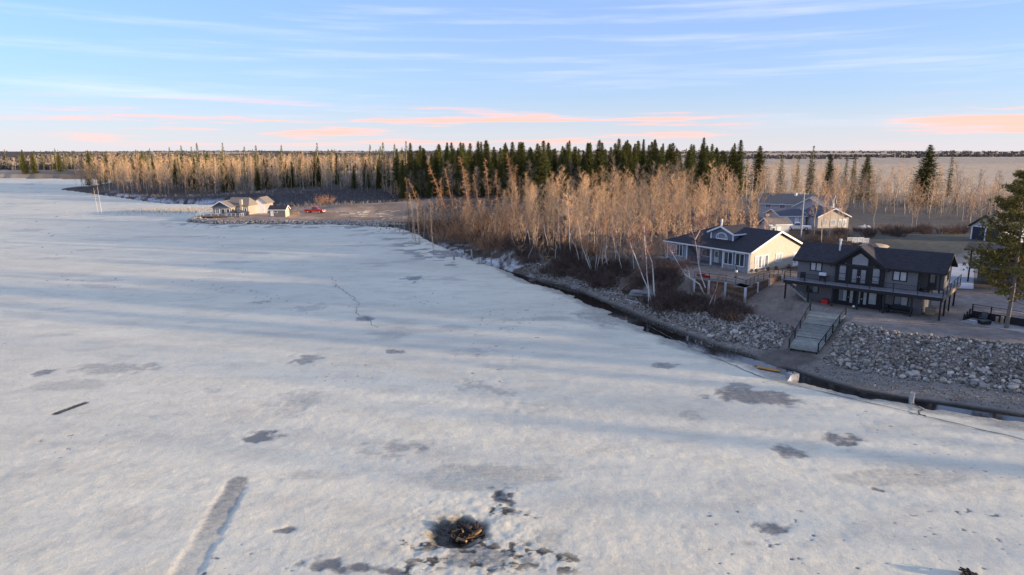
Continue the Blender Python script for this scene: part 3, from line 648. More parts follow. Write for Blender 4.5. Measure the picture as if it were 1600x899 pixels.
ASPEN = [part_mats(bare_tree(200+i, 12.0+1.2*(i % 3), 0.080, 0.30, 2.5, 34, 12, 0.85, 0.026), ('aspen_bark', 'twig_tan')) for i in range(6)]
GREYT = [part_mats(bare_tree(300+i, 11.0+1.4*(i % 3), 0.11, 0.26, 2.8, 32, 10, 0.85, 0.028, (25, 60), 0.03), ('grey_bark', 'twig_grey')) for i in range(5)]
SPRUCE = [part_mats(spruce(400+i, 18.0, 4.0+0.55*(i % 3), 1.7), ('spruce_bark', 'needle')) for i in range(5)]
DEAD = [part_mats(dead_conifer(500+i, 10.0, 0.10), ('dead_bark', 'twig_willow')) for i in range(3)]
POLE = [part_mats(dead_conifer(520+i, 9.0, 0.085, 0.5), ('aspen_bark', 'twig_tan')) for i in range(2)]
WILLOW = [part_mats(bush(600+i, 4.2, 4.0, 55, 0.7), ('dead_bark', 'twig_willow')) for i in range(4)]
BRUSH = [part_mats(bush(640+i, 1.6, 2.6, 60, 0.45, 0.03), ('twig_dark', 'twig_dark')) for i in range(4)]
def place(name, parts, names, loc, rz, s, label, cat, group, tilt=(0, 0), sz=None):
    o = empty(name, loc, rz, label, cat, group); o.scale = (s, s, sz or s)
    o.rotation_euler = Euler((0, 0, rz)) if tilt == (0, 0) else (Matrix.Rotation(tilt[1], 3, 'Y')@Matrix.Rotation(tilt[0], 3, 'X')@Matrix.Rotation(rz, 3, 'Z')).to_euler()
    for n_, me in zip(names, parts): obj(n_, me, None, o)
    return o
TC = ('trunk', 'crown')
FOREST = []     # (kind, x, y, scale, rz) for the trees too many to build singly
HOUSE_ZONES = [(18.3, 104.5, 2.6), (20.5, 107.5, 2.6), (23, 111, 2.6), (45, 84, 13), (36, 105, 12.5), (74, 160, 15), (96, 137, 9), (70, 92, 10), (13, 191, 7), (-90, 236, 22), (-75, 235, 8), (31, 94, 8), (85, 172, 9), (66, 132, 8)]
def clear(x, y, pad=0.0):
    return all(math.hypot(x-a, y-b) > c+pad for a, b, c in HOUSE_ZONES)
def scatter(n, seed, test, mind):
    r = random.Random(seed); out = []; tries = 0
    while len(out) < n and tries < n*60:
        tries += 1; p = test(r)
        if p is None: continue
        if all((p[0]-q[0])**2+(p[1]-q[1])**2 > mind*mind for q in out): out.append(p)
    return out
def in_poly(x, y, poly):
    ins = False; n = len(poly)
    for i in range(n):
        x0, y0 = poly[i]; x1, y1 = poly[(i+1) % n]
        if (y0 > y) != (y1 > y) and x < (x1-x0)*(y-y0)/(y1-y0)+x0: ins = not ins
    return ins
def poly_test(poly, pad=0.0, dmin=4.0):
    xs = [p[0] for p in poly]; ys = [p[1] for p in poly]
    def t(r):
        x = r.uniform(min(xs), max(xs)); y = r.uniform(min(ys), max(ys))
        if not in_poly(x, y, poly) or not clear(x, y, pad): return None
        if sd1(x, y) < dmin: return None
        return (x, y)
    return t
count = {'aspen': 0, 'grey': 0, 'spruce': 0}
def tree(kind, x, y, s, r, label=None, group=None, single=True, sz=None):
    if not single: FOREST.append((kind, x, y, s, r.uniform(0, 6.28))); return
    lib = {'aspen': ASPEN, 'grey': GREYT, 'spruce': SPRUCE}[kind]; count[kind] += 1
    nm = {'aspen': 'aspen_tree', 'grey': 'bare_tree', 'spruce': 'spruce_tree'}[kind]
    return place(nm, r.choice(lib), TC, (x, y, gz(x, y)-0.05), r.uniform(0, 6.28), s, label, 'tree', group, (r.uniform(-.03, .03), r.uniform(-.03, .03)), sz)

# grove beside and behind the beige house
r = random.Random(11)
GROVE = [(14,112),(22,104),(29,120),(40,121),(47,119),(49,140),(54,175),(48,190),(28,196),(6,198),(-6,176),(-2,158),(5,136)]
for x, y in scatter(170, 12, poly_test(GROVE, 0.5, 5.0), 2.0):
    tree('aspen' if r.random() < .72 else 'grey', x, y, r.uniform(0.62, 1.05)*(0.8 if y < 125 else 1.0), r, 'slender bare tree with tan twigs in the grove behind the beige house', 'bare aspens of the grove')
# belt of bare trees behind the yard and the blue grey house
BELT = [(62,182),(100,186),(112,152),(140,150),(190,160),(215,200),(150,222),(95,225),(62,215)]
for x, y in scatter(75, 13, poly_test(BELT, -3, 5), 3.2):
    tree('grey', x, y, r.uniform(0.55, 0.95), r, 'grey bare tree in the open belt before the stubble field', 'bare trees along the stubble field')
for x, y in scatter(8, 14, poly_test([(58,122),(66,140),(88,146),(104,150),(70,150),(58,140)], -6, 5), 2.5):
    tree('aspen', x, y, r.uniform(0.7, 0.95), r, 'thin pale aspen standing before the blue grey house', 'thin aspens before the blue grey house')
# tall spruce stand behind the grove
STAND = [(-62,330),(-46,285),(-14,268),(20,258),(62,248),(88,258),(95,330),(40,385),(-40,385)]
for x, y in scatter(200, 15, poly_test(STAND, 0, 6), 4.3):
    q_ = r.uniform(0.80, 1.24); tree('spruce', x, y, q_*r.uniform(0.75, 1.25), r, 'tall dark green spruce in the stand behind the grove', 'spruces of the tall stand', sz=q_)
for x, y in scatter(30, 16, poly_test([(-48,280),(-14,262),(20,252),(62,242),(64,252),(20,266),(-14,276),(-46,292)], 0, 6), 3.4):
    tree('grey', x, y, r.uniform(0.85, 1.1), r, 'grey bare tree at the foot of the spruce stand', 'bare trees before the spruce stand')
# single spruces told apart by their place
for px, py, top, lab in ((1293,306,242,'slim spruce rising behind the blue grey house, at the garage gable'), (1350,312,243,'conical spruce to the right of the white tank, before the stubble field'),
     (1443,322,226,'tallest dark spruce standing alone among the bare trees by the field'), (1432,318,262,'small spruce leaning against the tallest lone spruce'), (1183,300,228,'lone broad spruce on the grove edge toward the stubble field'),
     (1126,296,235,'narrower spruce of the pair left of the lone broad spruce'), (1144,298,236,'bushier spruce of the pair left of the lone broad spruce'), (1060,300,243,'spruce with ragged top at the end of the tall stand'), (845,346,240,'yellow green spruce standing before the tall stand')):
    p = PG(px, py); D = p.y; zt = CAM_H-(top-238.5)/FPX*(D*1.0); h = max(6, zt-p.z)
    place('spruce_tree', r.choice(SPRUCE), TC, (p.x, p.y, gz(p.x, p.y)-0.05), r.uniform(0, 6), h/18.0*1.45, lab, 'tree', 'lone spruces', sz=h/18.0); count['spruce'] += 1
# left forest along the far shore, nearest rows singly
LEFT = [(-272,424),(-199,352),(-158,338),(-110,336),(-60,330),(-50,380),(-90,420),(-180,450),(-250,480)]
pts = scatter(430, 17, poly_test(LEFT, 0, 3), 3.0)
edge = sorted(pts, key=lambda p: p[1]+0.55*p[0])
for k, (x, y) in enumerate(edge):
    sp = r.random() < 0.16
    if sp and 70 <= k < 260: tree('spruce', x, y, r.uniform(0.6, 0.95), r, 'spruce showing above the bare trees on the far shore', 'spruces on the far shore')
    elif k < 110: tree('grey' if r.random() < .35 else 'aspen', x, y, r.uniform(0.95, 1.35), r, 'tall bare tree in the front row of the far shore wood', 'front row trees of the far shore')
    else: tree('spruce' if sp else ('aspen' if r.random() < .7 else 'grey'), x, y, r.uniform(0.95, 1.3), r, single=False)
for x, y in scatter(60, 18, poly_test([(-480,615),(-330,582),(-250,566),(-240,640),(-420,680),(-560,690)], 0, 3), 5):
    tree('spruce', x, y, r.uniform(0.8, 1.2), r, 'distant spruce across the far bay', 'spruces across the bay', single=(y < 625))
# shade trees farther along the right shore
r2 = random.Random(5)
OFF = [(80,56,.9),(84,62,.8),(88,50,.8),(92,68,.9),(97,58,.9),(104,63,.9),(101,74,.95),(112,68,.9),(118,60,.9),(122,76,.9),(113,38,.6),(121,22,.6),(90,78,.75)]
for x, y, s in OFF:
    tree('spruce', x, y, s, r2, 'spruce farther along the right shore, beyond the neighbour building', 'shore spruces beyond the neighbour building')
OFFB = [(80,42),(86,36),(96,36),(108,24),(112,12),(128,32),(118,0),(100,44),(130,48),(142,20),(95,22),(150,-20),(125,-30),(76,52),(84,47),(92,52),(104,52),(110,46),(116,30),(134,8),(90,60),(98,66),(78,60),(108,72),(140,66)]
for x, y in OFFB:
    tree('grey', x, y, r2.uniform(0.9, 1.3), r2, 'bare tree farther along the right shore, beyond the neighbour building', 'bare shore trees beyond the neighbour building')
print('trees', count, 'forest', len(FOREST))

# ---- far woods as one mass
def np_mesh(me):
    me.calc_loop_triangles(); V = np.empty(len(me.vertices)*3, np.float32); me.vertices.foreach_get('co', V)
    F = np.empty(len(me.loop_triangles)*3, np.int32); me.loop_triangles.foreach_get('vertices', F); return V.reshape(-1, 3), F.reshape(-1, 3)
def join_copies(items):
    """items: (V,F,x,y,z,s,sz,rz)"""
    Vs = []; Fs = []; b = 0
    for V, F, x, y, z, s, sz, rz in items:
        c, si = math.cos(rz), math.sin(rz); W = np.empty_like(V)
        W[:, 0] = (V[:, 0]*c-V[:, 1]*si)*s+x; W[:, 1] = (V[:, 0]*si+V[:, 1]*c)*s+y; W[:, 2] = V[:, 2]*sz+z
        Vs.append(W); Fs.append(F+b); b += len(V)
    return np.concatenate(Vs), np.concatenate(Fs)
def far_woods():
    r = random.Random(23)
    low = {'aspen': [bare_tree(700+i, 13.0, 0.12, 0.35, 1.9, 14, 4, 1.0, 0.07, sides=3) for i in range(4)], 'grey': [bare_tree(710+i, 12.0, 0.13, 0.3, 2.2, 13, 4, 1.0, 0.07, sides=3) for i in range(3)],
           'spruce': [spruce(720+i, 18.0, 2.9, 0.7) for i in range(3)]}
    geo = {k: [(np_mesh(a), np_mesh(b)) for a, b in v] for k, v in low.items()}
    # woods between the stand and the fields, and the woods far left
    extra = list(FOREST)
    for x, y in scatter(210, 37, poly_test(BELT+[], -3, 5), 1.8): extra.append(('grey', x, y, r.uniform(.5, .82), r.uniform(0, 6.28)))
    for x, y in scatter(60, 38, poly_test([(110,150),(160,138),(230,150),(230,215),(180,225)], -3, 5), 1.8): extra.append(('grey', x, y, r.uniform(.5, .82), r.uniform(0, 6.28)))
    for poly, n, spf in (([(70,232),(160,228),(170,262),(100,330),(98,270)], 110, 0.06), ([(-60,380),(100,375),(140,420),(60,520),(-120,520)], 240, 0.25), ([(-250,566),(-60,520),(-60,430),(-180,455),(-250,490)], 170, 0.2), ([(-700,660),(-400,630),(-200,600),(-100,700),(-500,800)], 200, 0.35)):
        for x, y in scatter(n, 30+n, poly_test(poly, 0, 3), 2.5): extra.append(('spruce' if r.random() < spf else ('aspen' if r.random() < .6 else 'grey'), x, y, r.uniform(.75, 1.05), r.uniform(0, 6.28)))
    acc = {'needle': [], 'twig_tan': [], 'aspen_bark': []}
    z = ground_h(np.array([e[1] for e in extra]), np.array([e[2] for e in extra]))
    for (k, x, y, s, rz), zz in zip(extra, z):
        (tv, tf), (cv, cf) = r.choice(geo[k])
        acc['aspen_bark'].append((tv, tf, x, y, zz, s, s, rz)); acc['needle' if k == 'spruce' else 'twig_tan'].append((cv, cf, x, y, zz, s, s, rz))
    root = tag(empty('far_shore_woodland'), 'mixed bare and spruce wood massed behind the far shore trees', 'woodland', kind='stuff')
    for nm, mk in (('needle', 'needle'), ('twig_tan', 'twig_tan'), ('aspen_bark', 'aspen_bark')):
        V, F = join_copies(acc[nm]); o = obj({'needle': 'needles', 'twig_tan': 'twigs', 'aspen_bark': 'trunks'}[nm], mesh_np(nm, V, F), M[mk], root); o['kind'] = 'stuff'
    # tree lines and woods out to the horizon: small clumps
    rs = np.random.RandomState(4); T = []; Fc = []
    V0, F0 = ico(); n = 16000; ang = np.radians(rs.uniform(-44, 44, n)); rr = 1/rs.uniform(1/4200., 1/620., n)
    x = rr*np.sin(ang); y = rr*np.cos(ang); wood = fbm(x, y*0.35, 0.0030, 3, 55)
    right = x > 90
    keep = np.where(right & (rr < 1250), False, wood > 0.50) & ~((rr < 800) & (x < -200))
    # a continuous line where the field ends
    x2 = rs.uniform(90, 1500, 1500); y2 = 1300+0.06*x2+140*fbm(x2, x2*0, 0.004, 2, 3)+rs.uniform(0, 90, 1500); k2 = fbm(x2, y2, 0.006, 2, 8) > 0.40
    x = np.concatenate([x[keep], x2[k2]]); y = np.concatenate([y[keep], y2[k2]]); zz = ground_h(x, y)
    b = 0
    for i in range(len(x)):
        m = rs.randint(5, 9); h = rs.uniform(2.5, 6.0); q = rs.uniform(-4.5, 4.5, (m, 2)); an = rs.uniform(0, 3.14, m); w = rs.uniform(1.0, 2.4, m); hh = h*rs.uniform(0.6, 1.1, m); c0 = np.stack([x[i]+q[:, 0], y[i]+q[:, 1]], 1); dx = np.stack([np.cos(an)*w, np.sin(an)*w], 1)
        A = np.column_stack([c0-dx, np.full(m, zz[i]-.5)]); B = np.column_stack([c0+dx, np.full(m, zz[i]-.5)]); C1 = np.column_stack([c0+dx*.7, zz[i]+hh*.85]); D1 = np.column_stack([c0-dx*.6, zz[i]+hh])
        T.append(np.concatenate([A, B, C1, D1])); k_ = np.arange(m); Fc.append(np.concatenate([np.stack([k_, k_+m, k_+2*m], 1), np.stack([k_, k_+2*m, k_+3*m], 1)])+b); b += 4*m
    o = obj('horizon_woodland', mesh_np('horizon_woodland', np.concatenate(T), np.concatenate(Fc)), M['far_wood']); tag(o, 'low grey brown tree lines on the horizon beyond the fields', 'woodland', kind='stuff')
M['far_wood'] = mat('distant_bare_wood', (0.135, 0.115, 0.10), 0.95, 0.3, 0.05, 1.0, 0.4, isl=0.35)
far_woods()

def understory():
    r = random.Random(61); lowb = [bare_tree(800+i, 6.0, 0.045, 0.15, 1.3, 12, 6, 0.7, 0.04, sides=3) for i in range(4)]; geo = [(np_mesh(a), np_mesh(b)) for a, b in lowb]; pts = []
    for poly, n, pad in ((GROVE, 230, 0.0), ([(-62,330),(-46,285),(-14,266),(20,256),(62,246),(66,256),(0,275),(-40,310)], 170, 0), (BELT, 300, -3), (LEFT, 380, 0), ([(-30,200),(-14,170),(-2,140),(6,122),(12,130),(2,176),(-10,215)], 110, 0)):
        for x, y in scatter(n, 900+n, poly_test(poly, pad, 4), 1.0): pts.append((x, y))
    z = ground_h(np.array([p[0] for p in pts]), np.array([p[1] for p in pts])); tr = []; cr = []
    for (x, y), zz in zip(pts, z):
        (tv, tf), (cv, cf) = r.choice(geo); s = r.uniform(.6, 1.25); rz = r.uniform(0, 6.28); tr.append((tv, tf, x, y, zz-.05, s, s, rz)); cr.append((cv, cf, x, y, zz-.05, s, s, rz))
    root = tag(empty('sapling_thicket'), 'thicket of bare saplings filling the ground under the trees', 'thicket', kind='stuff')
    for nm, it, mk in (('stems', tr, 'grey_bark'), ('twigs', cr, 'twig_tan')):
        V, F = join_copies(it); o = obj(nm, mesh_np(nm, V, F), M[mk], root); o['kind'] = 'stuff'
understory()

# ---- birches and other single trees on the bank
def px_path(base, pts, dy, r):
    """photo outline of a stem -> 3D path standing at base; the stem also leans in depth"""
    D = base.y*math.cos(PITCH)+(CAM_H-base.z)*math.sin(PITCH); k = D/FPX; x0, y0 = pts[0]; out = []
    for i, (x, y) in enumerate(pts): out.append(Vector(((x-x0)*k+0, dy*i/len(pts)+r.uniform(-.1, .1), (y0-y)*k*1.03)))
    return out
def birch(name, foot, stems, label, group, seed, r0=0.10, tw=10, twmat='twig_birch', spread=1.3):
    r = random.Random(seed); b = PG(*foot); b.z = gz(b.x, b.y)-0.05; o = empty(name, b, 0, label, 'tree', group); cr = MB()
    D = b.y*math.cos(PITCH)+(CAM_H-b.z)*math.sin(PITCH); k = D/FPX
    for st in stems:
        dy = r.uniform(-1.2, 1.2); path = px_path(b, st, dy, r); off = Vector(((st[0][0]-foot[0])*k, r.uniform(-.15, .15), (foot[1]-st[0][1])*k*1.03)); path = [p+off for p in path]
        if path[0].z < 1.0: path[0].z = -0.3
        rr = r0*r.uniform(0.8, 1.1)*(1.0 if path[0].z < 1 else 0.6); n = len(path); tr = MB(); tr.tube(path, [rr*(1-0.8*i/(n-1))+0.01 for i in range(n)], 6); tr.build('trunk', M['birch_bark'], o)
        for q in range(int(tw*3.2)):
            t = r.uniform(0.38, 1.0); f = t*(n-1); i = min(n-2, int(f)); p = path[i].lerp(path[i+1], f-i)
            limb_with_twigs(cr, p, rdir(r, 10, 65), spread*r.uniform(.6, 1.3)*(1.25-0.6*t), 0.026, r, 10, 0.6, 0.030, 0.15)
    me = cr.mesh('crown'); obj('crown', me, M[twmat], o); return o
birch('birch_tree', (1019,477), [[(1020,476),(1012,452),(1002,432),(992,408),(981,384),(977,362)], [(1013,474),(1012,452),(1008,430),(1006,408),(1002,380),(1000,352)], [(1026,476),(1021,455),(1019,430),(1016,410),(1008,392),(1003,372),(1000,356)]],
      'white birch with three trunks beside the wooden stairs', None, 1)
birch('birch_tree', (1104,464), [[(1104,462),(1092,444),(1070,430),(1058,412),(1048,396),(1041,388)], [(1101,449),(1094,432),(1089,410),(1086,390),(1082,374),(1076,360)], [(1082,376),(1090,362),(1094,348)], [(1076,433),(1075,422),(1069,412)]],
      'leaning white birch with crooked limbs before the beige house', None, 2, 0.10, 8)
birch('birch_tree', (928,428), [[(926,428),(916,405),(908,385),(904,362),(899,342)], [(928,428),(920,408),(915,390),(908,372)], [(929,428),(931,405),(931,385),(933,360)], [(931,427),(935,405),(938,385),(938,358)], [(940,426),(941,400),(943,372),(946,350)]],
      'clump of five slim birch stems on the brushy bank', None, 3, 0.06, 7, 'twig_willow')
birch('birch_tree', (892,398), [[(892,398),(889,372),(889,350),(886,325),(884,300)]], 'single pale birch stem left of the birch clump', None, 4, 0.075, 12, 'twig_tan')
birch('birch_tree', (840,392), [[(840,392),(839,370),(841,345),(843,322)]], 'thin pale birch before the dark shrubs by the small cabin', None, 6, 0.06, 8, 'twig_tan')
birch('young_birch', (1112,486), [[(1110,486),(1108,475),(1113,462),(1118,450),(1119,436)], [(1113,486),(1115,470),(1115,455)]], 'young birch sapling below the plank retaining wall', None, 5, 0.045, 4)
for px, py, top in ((160,336,277), (154,334,289)):
    birch('dead_tree', (px, py), [[(px, py), (px-1, (py+top)//2), (px-2, top)]], 'thin dead pale stem standing in the ice of the bay', 'dead stems in the bay', px, 0.06, 2)
# leaning white birches along the front of the grove
BIRCHV = [part_mats(bare_tree(850+i, 10.0, 0.085, 0.45, 1.9, 22, 9, 0.7, 0.026, (20, 60), 0.035), ('birch_bark', 'twig_birch')) for i in range(3)]
for k, (px, py, s, lean) in enumerate(((856,398,.75,-.10),(868,404,.8,.08),(878,400,.7,-.16),(905,412,.8,-.2),(915,408,.75,.12),(952,420,.85,-.22),(962,414,.8,.05),(972,424,.7,-.28),(990,428,.8,-.1),(946,408,.9,.1),(1040,402,.75,-.15),(828,388,.75,-.12),(818,384,.7,.2),(806,388,.65,-.3))):
    p = PG(px, py); place('birch_tree', BIRCHV[k % 3], TC, (p.x, p.y, gz(p.x, p.y)-.05), k*1.7, s, 'slim leaning white birch at the shoreward edge of the grove', 'tree', 'slim birches at the grove edge', (0.05*(k % 3-1), lean))
# leaning dead conifers by the shore
for k, (bx, by, tx, ty) in enumerate(((704,352,671,254),(712,348,697,266),(742,372,721,250),(735,345,728,268),(768,352,759,252),(812,352,793,243),(700,362,683,296),(672,372,652,300),(780,360,775,268),(755,380,742,275),(690,350,690,280),(640,362,637,280),(668,350,640,282),(725,380,735,290),(800,372,806,262))):
    p = PG(bx, by); D = p.y; L = math.hypot(bx-tx, by-ty)*D/FPX*1.04
    place('dead_conifer', DEAD[k % 3], TC, (p.x, p.y, gz(p.x, p.y)-0.05), k*1.3, L/10.0, 'leaning dead conifer with bare twigs in the sunlit shore thicket', 'tree', 'dead conifers of the shore thicket', (0, math.atan2(tx-bx, by-ty)))
for k, (bx, by, tx, ty) in enumerate(((656,382,653,318),(645,374,646,322),(662,372,665,330),(677,391,674,322),(630,368,631,330),(650,378,642,300),(618,362,616,322))):
    p = PG(bx, by); L = math.hypot(bx-tx, by-ty)*p.y/FPX*1.04
    place('dead_pole_tree', POLE[k % 2], TC, (p.x, p.y, gz(p.x, p.y)-0.05), k*1.1, L/9.0, 'pale dead pole tree at the edge of the thawing shore', 'tree', 'dead pole trees at the shore', (0, math.atan2(tx-bx, by-ty)))
for k, (px, py, s) in enumerate(((745,392,.95),(765,396,1.15),(785,384,1.2),(730,380,1.1),(800,372,1.3),(722,372,1.2),(758,372,1.4),(775,364,1.3),(700,368,1.1),(712,382,.9),(690,378,.9),(742,360,1.4),(812,360,1.2),(680,362,1.0),(665,360,1.0),(720,356,1.3),(790,355,1.3),(650,352,.9))):
    p = PG(px, py); place('willow_bush', WILLOW[k % 4], ('stems', 'twigs'), (p.x, p.y, gz(p.x, p.y)-0.05), k*.9, s, 'orange willow bush in the sunlit shore thicket', 'bush', 'willow bushes of the shore thicket', sz=s*1.15)
rb = random.Random(77)
BR = scatter(150, 78, poly_test([(13,101),(19,91),(24,86.5),(27.3,82.2),(30.3,84.2),(31.0,87.3),(26,90.5),(23.5,97),(24,103),(18,112),(8,122),(5,120)], -8, 3.6), 0.9)
_a = Vector((17.5, 103.8, .9)); _b = Vector((25.1, 114.2, 4.4)); _d = PG(1003, 463)
for x, y in BR:
    q_ = max(0, min(1, ((x-_a.x)*(_b.x-_a.x)+(y-_a.y)*(_b.y-_a.y))/((_b.x-_a.x)**2+(_b.y-_a.y)**2)))
    if math.hypot(x-_a.x-q_*(_b.x-_a.x)+.5, y-_a.y-q_*(_b.y-_a.y)+.8) < 2.3 or math.hypot(x-_d.x, y-_d.y+.5) < 2.4: continue
    so = max((x-WALL_C[0])*WALL_N1[0]+(y-WALL_C[1])*WALL_N1[1], (x-WALL_C[0])*WALL_N2[0]+(y-WALL_C[1])*WALL_N2[1])
    if -1 < so < 2.6 and math.hypot(x-WALL_C[0], y-WALL_C[1]) < 9: continue
    place('brush_clump', rb.choice(BRUSH), ('stems', 'twigs'), (x, y, gz(x, y)-0.03), rb.uniform(0, 6), rb.uniform(.6, 1.15), 'dark red brown brush clump on the bank below the beige house', 'bush', 'brush clumps on the bank')
for x, y in scatter(95, 79, poly_test([(-30,200),(-14,170),(-2,140),(6,122),(14,116),(16,130),(4,165),(-10,205)], 0, 3), 2.0):
    place('brush_clump', rb.choice(BRUSH), ('stems', 'twigs'), (x, y, gz(x, y)-0.03), rb.uniform(0, 6), rb.uniform(.8, 1.7), 'dark leafless brush clump under the grove along the shore', 'bush', 'brush clumps under the grove')
for x, y in scatter(70, 80, poly_test([(56,124),(80,140),(104,146),(112,140),(140,142),(140,152),(104,152),(70,148),(56,140)], -12, 3), 2.0):
    place('brush_clump', rb.choice(BRUSH), ('stems', 'twigs'), (x, y, gz(x, y)-0.03), rb.uniform(0, 6), rb.uniform(.7, 1.3), 'low dark brush clump along the back of the yard', 'bush', 'brush clumps behind the yard')
# scrub, stumps and reeds of the clearing and marsh
def scrub():
    r = random.Random(3); st = MB(); rd = MB(); n = 0
    q_ = np.random.RandomState(3); xs = q_.uniform(-235, -25, 6000); ys = q_.uniform(262, 352, 6000); ok = lake_sd(xs, ys) > .5; xs = xs[ok][:2600]; ys = ys[ok][:2600]
    for x, y, z in zip(xs.tolist(), ys.tolist(), ground_h(xs, ys).tolist()):
        n += 1; h = r.uniform(.3, 1.3); a = r.uniform(0, 6.28)
        st.tube([(x, y, z-.1), (x+.2*math.cos(a), y+.2*math.sin(a), z+h)], [r.uniform(.05, .12), .04], 3, cap=False)
        for _ in range(4): twig(st, Vector((x, y, z)), rdir(r, 20, 80), h*1.2, .07, r)
    tag(st.build('marsh_scrub', M['twig_grey2']), 'grey stumps and dead scrub of the marshy clearing before the far wood', 'scrub', kind='stuff')
    n = 0
    while n < 2400:
        x = r.gauss(-122, 16); y = r.gauss(262, 9); z = 0.0 if sd1(x, y) < 0 else 0.3; n += 1
        twig(rd, Vector((x, y, z-.05)), rdir(r, 60, 88), r.uniform(.4, 1.0), .10, r)
    tag(rd.build('dry_reeds', M['reed']), 'dry straw coloured reeds standing in the ice by the point', 'reeds', kind='stuff')
M['twig_grey2'] = mat('weathered_scrub', (0.24, 0.21, 0.185), 0.95, 0.2, 1.0, isl=0.5)
scrub()
def shore_debris():
    r = random.Random(19); st = MB(); n = 0
    q_ = np.random.RandomState(5); xs = q_.uniform(-45, 14, 14000); ys = q_.uniform(108, 212, 14000); d_ = lake_sd(xs, ys); ok = (d_ > .6) & (d_ < 13); xs = xs[ok][:2600]; ys = ys[ok][:2600]
    for x, y, z in zip(xs.tolist(), ys.tolist(), ground_h(xs, ys).tolist()):
        n += 1; L = r.uniform(.4, 1.8); p = Vector((x, y, z+.02))
        if r.random() < .45: d3 = rdir(r, -4, 18); st.tube([p, p+d3*L], [r.uniform(.02, .05), .012], 3, cap=False)
        else:
            for _ in range(5): twig(st, p, rdir(r, 25, 85), L*r.uniform(.4, .9), .05, r)
    tag(st.build('shore_debris', M['debris']), 'dark sticks, dead grass and brush littering the low shore before the grove', 'debris', kind='stuff')
M['debris'] = mat('dark_debris', (0.11, 0.085, 0.068), 0.95, 0.3, 1.0, isl=0.8)
shore_debris()
# near pine
p = PG(1573, 514); pm = pine(9, 17.5)
for me_, mk in zip(pm, ('pine_bark', 'needle_pine', 'pine_bark')): me_.materials.append(M[mk])
place('pine_tree', pm, ('trunk', 'crown', 'limbs'), (p.x, p.y, gz(p.x, p.y)-.05), 0.4, 1.0, 'big yellow green pine with bare lower trunk beside the black railed patio', 'tree', None)

# ------------------------------------------------------------------ building helpers
def frame_axes(u, n): return Vector((u[0], u[1], 0)).normalized(), Vector((n[0], n[1], 0)).normalized()
def window(parent, o, u, n, w, h, cols=2, rows=1, fm='white', pane='pane', fw=0.08, name='window', label=None, mids=0.05, panes=None):
    """o: bottom centre on the wall face; u along the wall; n outward"""
    u, n = frame_axes(u, n); o = Vector(o); f = MB(); up = UP; pr = 0.07
    for s in (-1, 1): f.obox(o+u*s*(w/2-fw/2)+up*h/2+n*pr/2, u, n, up, fw, pr, h)
    for zc in (fw/2, h-fw/2): f.obox(o+up*zc+n*(pr/2-0.002), u, n, up, w-2*fw, pr-0.004, fw)
    iw = w-2*fw; ih = h-2*fw
    for c in range(1, cols): f.obox(o+u*(-iw/2+iw*c/cols)+up*h/2+n*(pr/2-0.004), u, n, up, mids, pr-0.008, ih)
    for c in range(1, rows): f.obox(o+up*(fw+ih*c/rows)+n*(pr/2-0.006), u, n, up, iw, pr-0.012, mids)
    wo = f.build(name, M[fm], parent)
    if label: wo['label'] = label
    k = 0
    for c in range(cols):
        p = MB(); p.obox(o+u*(-iw/2+iw*(c+.5)/cols)+up*h/2+n*0.017, u, n, up, iw/cols-mids*0.9, 0.03, ih); pm = panes[c % len(panes)] if panes else pane
        p.build('pane', M[pm], wo); k += 1
    return wo
def poly_window(parent, pts, n, fm, pane, fw=0.09, mids=()):
    """window of any outline; pts on the wall face"""
    n = Vector(n).normalized(); P_ = [Vector(p) for p in pts]; f = MB(); m = len(P_)
    for i in range(m): f.bar(P_[i]+n*0.03, P_[(i+1) % m]+n*0.03, 0.07, fw, up=n.cross(P_[(i+1) % m]-P_[i]))
    for a, b in mids: f.bar(Vector(a)+n*0.03, Vector(b)+n*0.03, 0.06, 0.06)
    w = f.build('window', M[fm], parent); p = MB(); p.prism(P_, n*0.022); p.build('pane', M[pane], w); return w
def door(parent, o, u, n, w, h, body='black_metal', pane='pane_mid', pw=0.5, ph=0.7, pz=0.55, knob=1, name='door'):
    u, n = frame_axes(u, n); o = Vector(o); d = MB(); d.obox(o+UP*h/2+n*0.025, u, n, UP, w, 0.05, h); do = d.build(name, M[body], parent)
    if pane:
        p = MB(); p.obox(o+UP*h*pz+n*0.058, u, n, UP, w*pw, 0.012, h*ph); p.build('pane', M[pane], do)
    if knob:
        k = MB(); k.obox(o+u*w*0.42*knob+UP*1.0+n*0.08, u, n, UP, 0.06, 0.06, 0.14); k.build('door_handle', M['black_metal'] if body != 'black_metal' else M['white_post'], do)
    return do
def slab(parent, name, quad, t, m, label=None):
    b = MB(); b.prism([Vector(q) for q in quad], (0, 0, -t)); o = b.build(name, M[m], parent)
    if label: o['label'] = label
    return o
def railing(parent, pts, h=1.0, n_rails=3, step=1.8, m='black_metal', pw=0.07, top=0.07, name='railing'):
    rl = MB(); posts = []
    for a, b in zip(pts, pts[1:]):
        a = Vector(a); b = Vector(b)
        rl.bar(a+UP*h, b+UP*h, top, 0.05)
        for k in range(n_rails): rl.bar(a+UP*(h*(k+0.6)/(n_rails+0.4)), b+UP*(h*(k+0.6)/(n_rails+0.4)), 0.025, 0.025)
        n = max(1, round((b-a).length/step))
        for k in range(n+1): posts.append(a.lerp(b, k/n))
    ro = rl.build(name, M[m], parent); seen = []
    for p in posts:
        if any((p-q).length < 0.2 for q in seen): continue
        seen.append(p); q = MB(); q.box(p.x-pw/2, p.x+pw/2, p.y-pw/2, p.y+pw/2, p.z-0.02, p.z+h+0.05); q.build('post', M[m], ro)
    return ro
X1 = (1, 0, 0); FR = (0, -1, 0); RT = (1, 0, 0)

